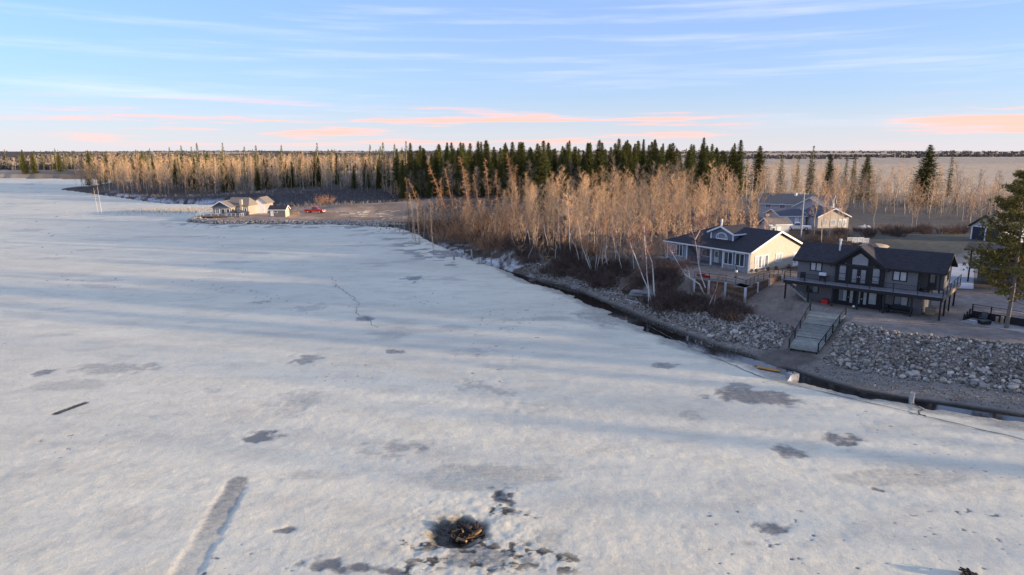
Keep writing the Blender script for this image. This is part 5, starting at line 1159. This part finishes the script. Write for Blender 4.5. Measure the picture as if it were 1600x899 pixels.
def stump(px, py, h, r0, label, group=None, seed=0, m='grey_wood'):
    r = random.Random(seed); p = Vector(PX(px, py, 0)); g = gz(p.x, p.y)
    p = p if g < 0 else PG(px, py); zb = max(min(g, 0.0), -.4) if g < 0 else g
    o = empty('tree_stump', (p.x, p.y, zb), r.uniform(0, 6), label, 'stump', group); b = MB(); n = 8; prof = [(r0*1.5, -.15), (r0*1.1, .15), (r0, h*.6), (r0*.9, h)]
    b.lathe(prof, n)
    for i in range(len(b.v)):
        x, y, z = b.v[i]; q = 1+.25*math.sin(i*2.1+seed); b.v[i] = (x*q, y*q, z+(r.uniform(-.12, .16)*h if z > h*.9 else 0))
    b.build('trunk', M[m], o)
    for k in range(4): a = k*1.6+r.random(); c_ = MB(); c_.tube([(0, 0, .12), (math.cos(a)*r0*2.6, math.sin(a)*r0*2.6, -.08)], [r0*.4, .02], 5); c_.build('root', M[m], o)
stump(1424, 630, 1.15, .20, 'bleached stump standing in the open water below the stone bank', None, 1)
stump(1074, 531, .8, .12, 'pair of pale stakes in the narrow water, left one', None, 2); stump(1096, 537, .65, .09, 'short pale stake in the narrow water beside a taller pair', None, 3); stump(1087, 534, .6, .08, 'thin pale stake between two others in the narrow water', None, 4)
for k in range(46):
    t = rs_.random(); px, py = (700+120*t, 402+18*t+rs_.uniform(-8, 4)) if k < 16 else ((545+100*t, 347+14*t+rs_.uniform(-4, 6)) if k < 36 else (230+100*t, 330+rs_.uniform(-6, 6)))
    stump(px, py, rs_.uniform(.5, 1.4), rs_.uniform(.10, .2), 'grey drowned stump along the thawing shore', 'drowned stumps along the shore', 20+k)
# concrete block and orange float at the sandy landing
p = Vector(PX(1238, 592, 0)); c = empty('concrete_anchor', (p.x, p.y, -.15), .3, 'grey concrete anchor block with a leaning white board at the ice edge', 'block')
MB().box(-.45, .45, -.4, .4, 0, .75).build('block', M['stone_wall'], c); MB().prism([(-.5, -.42, .1), (-.9, -.35, .1), (-.5, -.35, .7)], (0, -.06, 0)).build('board', M['white'], c); MB().tube([(0, 0, .74), (0, 0, .9)], [.06, .06], 6).build('ring', M['black_metal'], c)
p = Vector(PX(1200, 576, 0)); c = empty('orange_mat', (p.x, p.y, -.08), -.62, 'orange yellow mat floating at the edge of the sandy landing', 'mat')
q = MB(); q.box(-1.3, 1.2, -.28, .30, 0, .06); q.build('panel', M['orange'], c) if 'orange' in M else None
M['orange'] = mat('faded_orange', (0.50, 0.24, 0.05), 0.8, 0.4, 2.0)
q.build('panel', M['orange'], c); MB().box(-1.32, -1.2, -.3, .32, .062, .09).build('strap', M['black_metal'], c)

# ------------------------------------------------------------------ burnt wood piles in the ice
def wood_pile(c, n, s, label, seed):
    r = random.Random(seed); o = empty('burnt_wood_pile', c, 0, label, 'wood pile')
    for k in range(n):
        a = r.uniform(0, 6.28); q = r.uniform(0, .55)*s; L = r.uniform(.5, 1.15)*s; b = MB(); d = Vector((math.cos(a+1.3), math.sin(a+1.3), r.uniform(-.12, .35))); m_ = Vector((math.cos(a)*q, math.sin(a)*q, .08+.42*s*(1-q/s)*r.random()))
        rr = r.uniform(.05, .10)*s**.5; b.tube([m_-d*L/2, m_+Vector((0, 0, r.uniform(-.03, .05))), m_+d*L/2], [rr, rr*1.05, rr*.75], 7); b.build('charred_log' if k % 3 else 'log', M['char' if k % 3 else 'log'], o)
wood_pile((-2.75, 36.9, -.46), 46, 1.35, 'burnt log pile sunk in a black melt hole in the ice', 3)
p = PX(1516, 902); wood_pile((p[0], p[1], -.05), 16, .7, 'small burnt wood heap on the ice out from the stone bank', 4)

# ------------------------------------------------------------------ plain gabled building
def gabled(name, loc, rz, W, D, H, rise, wall, roof, trim, label, cat='house', oh=.4, group=None, gable=None, base=-.6):
    """ridge along local x; front is local -y, gables at x=0 and x=W"""
    o = empty(name, loc, rz, label, cat, group); MB().box(0, W, 0, D, base, H).build('wall', M[wall], o)
    g = MB()
    for x in (0, W-.12): g.prism([(x+(.003 if x == 0 else -.003), .01, H), (x, D-.01, H), (x, D/2, H+rise-.15)], (.12, 0, 0))
    g.build('gable', M[gable or wall], o); k = rise/(D/2); se = H-k*oh+.1; zr = H+rise+.1
    slab(o, 'roof', [(-oh, -oh, se), (W+oh, -oh, se), (W+oh, D/2, zr), (-oh, D/2, zr)], .18, roof); slab(o, 'roof', [(-oh, D/2, zr), (W+oh, D/2, zr), (W+oh, D+oh, se), (-oh, D+oh, se)], .18, roof)
    f = MB()
    for x in (-oh-.025, W+oh+.025): f.bar((x, -oh, se-.08), (x, D/2, zr-.08), .05, .24); f.bar((x, D/2, zr-.08), (x, D+oh, se-.08), .05, .24)
    for y in (-oh-.03, D+oh+.03): f.bar((-oh, y, se-.09), (W+oh, y, se-.09), .05, .2)
    f.build('fascia', M[trim], o); return o
S = (0, 1, 0); LF = (-1, 0, 0)
# white trimmed double garage behind the yard
a = Vector(PX(1516, 373, 5)); b = Vector(PX(1551, 378, 5)); u = b-a; ang = math.atan2(u.y, u.x)-math.pi/2
L = u.length
def garage():
    # local x axis runs back from the gable that faces the yard
    o = empty('double_garage', (a.x, a.y, 4.9), math.atan2(u.y, u.x), 'pale grey double garage with two dark doors and white trim', 'garage'); W = 6.6; D = 8.0; H = 2.9
    MB().box(0, W, 0, D, -.5, H).build('wall', M['grey_siding'], o); g = MB(); g.prism([(0, .002, H), (W, .002, H), (W/2, .002, H+2.2)], (0, .15, 0)); g.build('gable', M['grey_siding'], o)
    k = 2.2/(W/2); oh = .45
    slab(o, 'roof', [(-oh, -oh, H-k*oh+.1), (W/2, -oh, H+2.3), (W/2, D+oh, H+2.3), (-oh, D+oh, H-k*oh+.1)], .18, 'shingle_grey'); slab(o, 'roof', [(W/2, -oh, H+2.3), (W+oh, -oh, H-k*oh+.1), (W+oh, D+oh, H-k*oh+.1), (W/2, D+oh, H+2.3)], .18, 'shingle_grey')
    f = MB(); f.bar((-oh, -oh-.03, H-k*oh), (W/2, -oh-.03, H+2.2), .05, .22); f.bar((W/2, -oh-.035, H+2.2), (W+oh, -oh-.035, H-k*oh), .05, .22); f.build('fascia', M['black_wood'], o)
    t = MB()
    for x in (.15, W/2, W-.15): t.box(x-.15, x+.15, -.06, -.003, -.2, 2.6)
    t.box(0, W, -.065, -.004, 2.602, 2.9); t.build('trim', M['white'], o)
    for x0, x1 in ((.32, W/2-.17), (W/2+.17, W-.32)):
        d = MB(); d.box(x0, x1, -.03, -.003, -.15, 2.58); do = d.build('garage_door', M['black_siding'], o)
        for kk in range(4): MB().box(x0+.04, x1-.04, -.05, -.032, -.12+kk*.67, .48+kk*.67).build('panel', M['blue_siding2'], do)
M['blue_siding2'] = mat('dark_navy_door', (0.035, 0.04, 0.06), 0.6, 0.1)
garage()
# neighbour building with flat roofed deck, mostly behind the pine
def neighbour():
    a = Vector((66.5, 98.0, 3.2)); o = empty('neighbour_house', a, math.radians(-38), 'dark building with covered upper deck behind the pine', 'house')
    MB().box(1.0, 11, 2.0, 4.5, -.6, 5.0).build('wall', M['dark_siding'], o); MB().box(0, 11, -1.0, 1.995, 2.5, 2.7).build('deck', M['deck_board'], o)
    r_ = MB(); r_.prism([(-.8, -1.6, 5.25), (11.6, -1.6, 5.25), (11.6, 5.0, 5.5), (-.8, 5.0, 5.5)], (0, 0, -.2)); r_.build('roof', M['shingle'], o)
    for x in (.1, 4, 8): MB().box(x-.1, x+.1, -.9, -.7, -.5, 5.1).build('post', M['black_wood'], o)
    railing(o, [(.05, 1.9, 2.7), (.05, -.95, 2.7), (11, -.95, 2.7)], 1.0, 3, 2.0)
    window(o, (3.5, 2.0, 3.2), X1, FR, 2.0, 1.5, 2, 1, 'black_metal', 'pane_mid'); window(o, (7.5, 2.0, .8), X1, FR, 2.0, 1.3, 2, 1, 'black_metal', 'pane'); door(o, (6.0, 2.0, 2.72), X1, FR, .95, 2.05, 'dark_door', 'pane_mid')
neighbour()
# driveway of pale concrete beside the chalet
dv = MB(); q = [PX(1478, 457, 3.1), PX(1520, 459, 3.1), PX(1522, 419, 3.4), PX(1475, 419, 3.4)]
def drive():
    n = 14; V = []; F = []
    A, B, C_, D_ = [Vector(p) for p in q]
    for i in range(n+1):
        for j in range(5):
            p = (A.lerp(B, j/4)).lerp(D_.lerp(C_, j/4), i/n); V.append((p.x, p.y, gz(p.x, p.y)+.06))
    for i in range(n):
        for j in range(4): F.append((i*5+j, i*5+j+1, i*5+j+6, i*5+j+5))
    me = bpy.data.meshes.new('driveway'); me.from_pydata(V, [], F); tag(obj('driveway', me, M['concrete']), 'pale concrete driveway beside the dark chalet', kind='structure')
drive()
# blue grey house among the aspens with its two gabled garages
def grove_houses():
    p = PG(1212, 345); z = gz(72, 168)
    o = gabled('grove_house', (65.5, 181.0, z-.4), math.radians(-30), 17, 10, 4.2, 2.3, 'bluegrey_siding', 'shingle_brown', 'white', 'blue grey two storey house with brown roof among the aspens', gable='blue_siding')
    for x in (2, 5.5, 9.5, 13.5): window(o, (x, 0, 3.0), X1, FR, 1.5, 1.3, 2, 1, 'white', 'pane_mid', .12)
    for x in (3, 12): window(o, (x, 0, .5), X1, FR, 1.8, 1.5, 2, 1, 'white', 'pane', .12)
    window(o, (17, 5, 2.8), S, RT, 1.6, 1.3, 2, 1, 'white', 'pane_mid', .12); MB().lathe([(.35, 5.9), (.35, 6.9)], 8, (8, 4.2, 0)).build('chimney', M['white'], o)
    w = MB(); w.box(9.0, 16.0, -5.0, -.003, -.6, 4.195); w.build('wing_wall', M['bluegrey_siding'], o); g = MB(); g.prism([(9, -5.0, 4.2), (16, -5.0, 4.2), (12.5, -5.0, 6.3)], (0, .15, 0)); g.build('wing_gable', M['bluegrey_siding'], o)
    slab(o, 'wing_roof', [(8.5, -5.5, 3.98), (12.5, -5.5, 6.42), (12.5, 2.5, 6.42), (8.5, 2.5, 3.98)], .18, 'shingle_grey'); slab(o, 'wing_roof', [(12.5, -5.5, 6.42), (16.5, -5.5, 3.98), (16.5, 2.5, 3.98), (12.5, 2.5, 6.42)], .18, 'shingle_grey')
    f = MB(); f.bar((8.5, -5.53, 3.88), (12.5, -5.53, 6.3), .05, .24); f.bar((12.5, -5.535, 6.3), (16.5, -5.535, 3.88), .05, .24); f.build('fascia', M['white'], o)
    window(o, (12.5, -5.0, 1.5), X1, FR, 1.8, 1.4, 2, 1, 'white', 'pane_mid', .12)
    a = Vector(PX(1277, 357, 5.0)); rz = math.radians(8)
    o = empty('grove_garage', (a.x, a.y, gz(a.x+3, a.y+3)), rz, 'low garage with sunlit cream gable and blue side before the grove house', 'garage'); W, D, H = 7.5, 8.0, 2.7
    MB().box(0, W, 0, D, -.6, H).build('wall', M['bluegrey_siding'], o); g = MB(); g.prism([(0, -.004, -.5), (W, -.004, -.5), (W, -.004, H), (W/2, -.004, H+1.7), (0, -.004, H)], (0, -.06, 0)); g.build('gable', M['beige'], o); k = 1.7/(W/2); oh = .4
    slab(o, 'roof', [(-oh, -.5, H-k*oh+.12), (W/2, -.5, H+1.85), (W/2, D+.4, H+1.85), (-oh, D+.4, H-k*oh+.12)], .16, 'shingle_grey'); slab(o, 'roof', [(W/2, -.5, H+1.85), (W+oh, -.5, H-k*oh+.12), (W+oh, D+.4, H-k*oh+.12), (W/2, D+.4, H+1.85)], .16, 'shingle_grey')
    f = MB(); f.bar((-oh, -.53, H-k*oh), (W/2, -.53, H+1.75), .05, .22); f.bar((W/2, -.535, H+1.75), (W+oh, -.535, H-k*oh), .05, .22); f.build('fascia', M['white'], o)
    for x in (1.6, 3.6): window(o, (x, -.064, .6), X1, FR, 1.2, 1.3, 2, 1, 'white', 'pane_blind', .1)
    for x in (5.4, 6.5): door(o, (x, -.064, 0), X1, FR, .9, 2.05, 'white', 'pane_blind', .5, .6)
    o2 = gabled('side_garage', (a.x-7.5, a.y+3.0, gz(a.x-5, a.y+4)), math.radians(8), 6.5, 7, 2.5, 1.2, 'bluegrey_siding', 'shingle_grey', 'white', 'flat eaved blue garage with two white doors left of the cream gable', 'garage')
    for x in (4.2, 5.6): door(o2, (x, 0, 0), X1, FR, 1.1, 2.1, 'white', None, knob=0)
    # shed with white gable beside the beige house roof
    p = Vector(PX(1207, 372, 4.8)); o3 = gabled('garden_shed', (p.x, p.y+2, gz(p.x, p.y+2)), math.radians(12), 4.6, 3.4, 2.6, 1.0, 'bluegrey_siding', 'shingle_brown', 'white', 'small pale shed with white gable end behind the beige roof', 'shed', gable='white')
    door(o3, (2.2, 0, 0), X1, FR, .9, 2.0, 'white', None); window(o3, (.9, 0, 1.0), X1, FR, .8, .8, 1, 1, 'white', 'pane')
    # cabin in the grove
    p = Vector(PX(862, 347, 3.0)); o4 = empty('log_cabin', (p.x, p.y, gz(p.x+2, p.y+2)), .1, 'small yellow cabin gable showing among the shore trees', 'cabin'); W = 5.2
    MB().box(0, W, 0, 6, -.6, 2.4).build('wall', M['beige'], o4); g = MB(); g.prism([(0, .002, 2.4), (W, .002, 2.4), (W/2, .002, 4.1)], (0, .12, 0)); g.build('gable', M['beige'], o4)
    slab(o4, 'roof', [(-.4, -.4, 2.25), (W/2, -.4, 4.2), (W/2, 6.4, 4.2), (-.4, 6.4, 2.25)], .15, 'shingle_brown'); slab(o4, 'roof', [(W/2, -.4, 4.2), (W+.4, -.4, 2.25), (W+.4, 6.4, 2.25), (W/2, 6.4, 4.2)], .15, 'shingle_brown')
    window(o4, (W/2, 0, 1.9), X1, FR, .8, 1.0, 1, 1, 'wood', 'pane'); door(o4, (1.2, 0, 0), X1, FR, .9, 2.0, 'dark_door', None)
grove_houses()
def tank(px, py, s, label, rz=.15):
    p = PG(px, py); o = empty('propane_tank', (p.x, p.y, gz(p.x, p.y)), rz, label, 'tank', 'white propane tanks'); t = MB(); t.tube([(x, 0, .75) for x in (-1.5, -1.4, -1.1, 1.1, 1.4, 1.5)], [.1, .38, .5, .5, .38, .1], 10); t.build('tank', M['white'], o)
    for x in (-.8, .8): MB().box(x-.08, x+.08, -.4, .4, -.1, .35).build('saddle', M['concrete'], o)
    MB().lathe([(.2, 1.2), (.2, 1.42), (.12, 1.5)], 8).build('cap', M['white'], o); o.scale = (s, s, s)
tank(1350, 361, .95, 'white propane tank at the back of the yard near the dark brush'); tank(1306, 333, 1.1, 'white propane tank behind the cream gabled garage', -.05)
# parked white pickup before the side garage
def pickup(px, py, rz, body, label, s=1.0):
    p = PG(px, py); o = empty('pickup_truck', (p.x, p.y, gz(p.x, p.y)+.02), rz, label, 'truck'); o.scale = (s, s, s)
    def hull(prof, w0, w1): 
        b = MB(); n = len(prof); b.v += [(x, -w0 if z < 1.0 else -w1, z) for x, z in prof]+[(x, w0 if z < 1.0 else w1, z) for x, z in prof]; b.f.append(tuple(range(n))); b.f.append(tuple(range(2*n-1, n-1, -1)))
        for i in range(n): j = (i+1) % n; b.f.append((i, n+i, n+j, j))
        return b
    hull([(-2.7, .42), (2.6, .42), (2.7, .7), (2.6, .98), (1.25, 1.06), (-.55, 1.06), (-.6, .99), (-2.7, .99)], .95, .93).build('body', M[body], o)
    hull([(1.3, 1.062), (.65, 1.72), (-.35, 1.74), (-.6, 1.062)], .88, .74).build('cab', M[body], o)
    for sx in (-1, 1):
        w = MB(); w.prism([(1.0, .90*sx, 1.12), (.55, .80*sx, 1.62), (-.3, .80*sx, 1.62), (-.45, .90*sx, 1.12)], (0, .02*sx, 0)); w.build('side_window', M['pane'], o)
        for x in (1.7, -1.65):
            t = MB(); t.tube([(x, sx*.74, .37), (x, sx*.99, .37)], [.38, .38], 14); wo = t.build('wheel', M['black_metal'], o); r_ = MB(); r_.tube([(x, sx*.992, .37), (x, sx*1.0, .37)], [.21, .2], 10); r_.build('rim', M['white_post'], wo)
        MB().box(2.62, 2.70, sx*.75-.15, sx*.75+.15, .72, .88).build('headlight', M['white'], o); MB().box(-2.73, -2.7, sx*.82-.08, sx*.82+.08, .7, .95).build('tail_light', M['red'], o)
    ws = MB(); ws.prism([(1.22, -.78, 1.15), (1.22, .78, 1.15), (.74, .66, 1.66), (.74, -.66, 1.66)], (.03, 0, .02)); ws.build('windscreen', M['pane'], o)
    MB().box(2.66, 2.78, -.9, .9, .42, .6).build('bumper', M['white_post'], o); return o
pickup(1246, 360, 2.9, 'white', 'white pickup truck parked before the blue side garage')
# small trailer with rails behind the chalet
p = PG(1340, 383); o = empty('utility_trailer', (p.x, p.y, gz(p.x, p.y)), .12, 'pale utility trailer with low slatted sides behind the navy roof', 'trailer')
MB().box(-1.7, 1.7, -.8, .8, .5, .6).build('bed', M['grey_wood'], o)
for y in (-.78, .78):
    for zz in (.75, 1.0, 1.25): MB().box(-1.7, 1.7, y-.03, y+.03, zz, zz+.12).build('slat', M['white_post'], o)
    for x in (-1.66, -.55, .55, 1.66): MB().box(x-.04, x+.04, y-.06, y+.06, .6, 1.4).build('stake', M['white_post'], o)
    t = MB(); t.tube([(0, y*1.15, .33), (0, y*1.35, .33)], [.33, .33], 12); t.build('wheel', M['black_metal'], o)
MB().bar((1.7, 0, .55), (3.0, 0, .45), .1).build('hitch', M['black_metal'], o); MB().box(2.6, 2.7, -.05, .05, 0, .5).build('jack_stand', M['black_metal'], o)
for k, (px, py, sx, h, lab) in enumerate(((1366, 386, 3.0, .7, 'sandy spoil heap beside the utility trailer'), (1316, 383, 1.6, .35, 'low pale rubble heap left of the utility trailer'))):
    p = PG(px, py); V = V_*np.array([sx, sx*.6, h])*(1+.18*np.random.RandomState(k).uniform(-1, 1, (len(V_), 1))); o = obj('spoil_heap', mesh_np('spoil_heap', V, F_), M['sand_heap'] if 'sand_heap' in M else M.setdefault('sand_heap', mat('sand_heap', (.36, .29, .2), .95, .3, 2, .6, 6))); o.location = (p.x, p.y, gz(p.x, p.y)); tag(o, lab, 'heap')
# ------------------------------------------------------------------ cottage, shed and red truck on the point
def point():
    def at(px, py, z=1.2): v = Vector(PX(px, py, z)); return Vector((v.x, v.y, gz(v.x, v.y)))
    p = at(333, 336); o = empty('point_cottage', (p.x, p.y, 1.2), math.radians(-4), 'small cottage with tan roof and deck out on the bare point', 'cottage')
    W1, D1, H = 6.4, 12.0, 2.8       # front gable wing facing the lake
    MB().box(0, W1, 0, D1, -.6, H).build('wall', M['tan_siding'], o); g = MB(); g.prism([(0, -.002, H), (W1, -.002, H), (W1/2, -.002, H+1.75)], (0, .15, 0)); g.build('gable', M['blue_siding'], o)
    slab(o, 'roof', [(-.5, -1.2, H-.2), (W1/2, -1.2, H+1.9), (W1/2, D1+.4, H+1.9), (-.5, D1+.4, H-.2)], .18, 'shingle_brown'); slab(o, 'roof', [(W1/2, -1.2, H+1.9), (W1+.5, -1.2, H-.2), (W1+.5, D1+.4, H-.2), (W1/2, D1+.4, H+1.9)], .18, 'shingle_brown')
    f = MB(); f.bar((-.5, -1.23, H-.3), (W1/2, -1.23, H+1.8), .05, .24); f.bar((W1/2, -1.235, H+1.8), (W1+.5, -1.235, H-.3), .05, .24); f.build('fascia', M['white'], o)
    w = MB(); w.box(W1+.003, 11.0, 3.0, 11.0, -.6, H+.3); w.build('wing_wall', M['tan_siding'], o)
    slab(o, 'wing_roof', [(W1-3, 2.5, H+.2), (11.5, 2.5, H+.2), (9.8, 7.0, H+2.7), (W1-3, 7.0, H+2.7)], .18, 'shingle_brown'); slab(o, 'wing_roof', [(W1-3, 7.0, H+2.7), (9.8, 7.0, H+2.7), (11.5, 11.5, H+.2), (W1-3, 11.5, H+.2)], .18, 'shingle_brown')
    b = MB(); b.prism([(11.5, 2.5, H+.199), (11.5, 11.5, H+.199), (9.8, 7.0, H+2.699)], (0, 0, -.18)); b.build('wing_roof', M['shingle_brown'], o); MB().box(8.3, 9.1, 2.5, 3.4, -.3, H+2.2).build('chimney', M['beige'], o)
    window(o, (1.6, 0, .3), X1, FR, 1.6, 2.0, 2, 1, 'white', 'pane_mid', .15); door(o, (3.6, 0, 0), X1, FR, 1.4, 2.1, 'white', 'pane', .8, .85, .5); window(o, (5.3, 0, .6), X1, FR, 1.2, 1.5, 1, 1, 'white', 'pane', .15)
    window(o, (10.0, 3.0, .8), X1, FR, .9, 1.4, 1, 1, 'white', 'pane', .15); window(o, (7.6, 3.0, .8), X1, FR, 1.0, 1.4, 1, 1, 'white', 'pane_blind', .15)
    d = MB(); d.box(-3.5, 11.5, -4.5, -.003, -.25, -.05); d.box(W1+.2, 11.4, 0, 2.9, -.25, -.052); dk = d.build('deck', M['wood'], o)
    for x in np.linspace(-3.3, 11.3, 6): MB().box(x-.1, x+.1, -4.4, -4.2, -1.8, -.25).build('deck_post', M['wood'], dk)
    railing(dk, [(-3.4, -.2, -.05), (-3.4, -4.4, -.05), (6.5, -4.4, -.05)], .95, 2, 2.2, 'white_post', .1, .1)
    railing(dk, [(7.0, -4.4, -.05), (11.4, -4.4, -.05), (11.4, -.2, -.05)], .95, 3, 1.5, 'white', .12, .14)
    s = MB()
    for k in range(6): s.box(7.4, 9.4, -4.8-.3*k, -4.52-.3*k, -.4-.22*k, -.3-.22*k)
    s.build('stair', M['white'], o)
    p = at(392, 334); g2 = empty('point_garage', (p.x, p.y+4, 1.2), 0, 'narrow garage with white gable end beside the tan roofed cottage', 'garage'); W = 4.0
    MB().box(0, W, 0, 7, -.5, 3.6).build('wall', M['tan_siding'], g2); q = MB(); q.prism([(0, -.004, -.4), (W, -.004, -.4), (W, -.004, 3.6), (W/2, -.004, 5.2), (0, -.004, 3.6)], (0, -.06, 0)); q.build('gable', M['white'], g2)
    slab(g2, 'roof', [(-.5, -.5, 3.3), (W/2, -.5, 5.4), (W/2, 7.4, 5.4), (-.5, 7.4, 3.3)], .16, 'shingle_brown'); slab(g2, 'roof', [(W/2, -.5, 5.4), (W+.5, -.5, 3.3), (W+.5, 7.4, 3.3), (W/2, 7.4, 5.4)], .16, 'shingle_brown'); door(g2, (W/2, -.064, 0), X1, FR, 2.6, 2.6, 'white', None)
    p = at(421, 338); s2 = gabled('point_shed', (p.x, p.y, 1.2), math.radians(-3), 5.4, 3.6, 2.3, 1.1, 'dark_siding', 'shingle', 'white', 'dark shed with white corner trim on the bare point', 'shed', gable='beige')
    door(s2, (.9, 0, 0), X1, FR, 1.0, 2.0, 'white', None); window(s2, (2.3, 0, 1.1), X1, FR, .9, .8, 1, 1, 'white', 'pane'); MB().box(5.403, 5.45, .01, 3.59, -.3, 2.28).build('side_panel', M['beige'], s2)
    pickup(492, 333, -.15, 'red', 'red pickup truck parked on the sandy point', 1.25)
    p = at(462, 335); o5 = empty('lumber_stack', (p.x, p.y, gz(p.x, p.y)), .1, 'small pale lumber stack beside the dark shed', 'lumber')
    for k in range(5): MB().box(-1.3+.05*k, 1.3-.08*k, -.5, .5, .2*k, .2*k+.17).build('board', M['wood'], o5)
point()
for k, (px, py, s, lab) in enumerate(((500, 320, .9, 'orange bush behind the red truck'), (512, 319, 1.0, 'second orange bush behind the red truck, broader one'))):
    p = PG(px, py); place('willow_bush', WILLOW[k], ('stems', 'twigs'), (p.x, p.y, gz(p.x, p.y)-.05), k, s, lab, 'bush', None)
# debris on the sandy strip
rs_ = random.Random(91)
for k in range(30):
    px = rs_.uniform(520, 640); py = rs_.uniform(330, 346); A = PG(px, py); A.z = gz(A.x, A.y); L = rs_.uniform(2, 5); an = rs_.uniform(-.4, .5); B = A+Vector((math.cos(an)*L, math.sin(an)*L, 0)); B.z = gz(B.x, B.y)
    log('fallen_trunk', A, B, rs_.uniform(.10, .18), 'fallen grey trunk on the sandy strip by the point', 'fallen trunks by the point', 'grey_wood', 60+k, 2)
# things in the grove clearing
p = PG(795, 352); o = empty('blue_barrel', (p.x, p.y, gz(p.x, p.y)), 0, 'blue barrel among the orange willows', 'barrel'); MB().lathe([(.32, 0), (.36, .25), (.36, .7), (.32, .95)], 12).build('body', M['blue'], o); MB().lathe([(.30, .952), (.28, .98)], 12).build('lid', M['blue'], o); o.scale = (1.5, 1.5, 1.5)
p = PG(843, 342); o = empty('sign_board', (p.x, p.y, gz(p.x, p.y)), 0, 'white board on a post by the small cabin', 'sign'); MB().box(-.06, .06, -.06, .06, -.2, 3.6).build('post', M['grey_wood'], o); MB().box(-.55, .55, -.10, -.062, 2.7, 3.6).build('panel', M['white'], o)
# utility pole line by the yard
for k, (px, py, h, lab) in enumerate(((1251, 372, 9.5, 'wooden utility pole behind the pale shed'), (1532, 335, 9.0, 'wooden utility pole by the double garage'))):
    p = PG(px, py); o = empty('utility_pole', (p.x, p.y, gz(p.x, p.y)), 0, lab, 'pole'); MB().tube([(0, 0, -.5), (0, 0, h)], [.16, .11], 8).build('pole', M['grey_wood'], o); MB().box(-.9, .9, -.06, .06, h-.6, h-.48).build('crossarm', M['grey_wood'], o)
    for x in (-.8, 0, .8): MB().lathe([(.05, h-.48), (.07, h-.38), (.03, h-.28)], 6, (x, 0, 0)).build('insulator', M['white_post'], o)
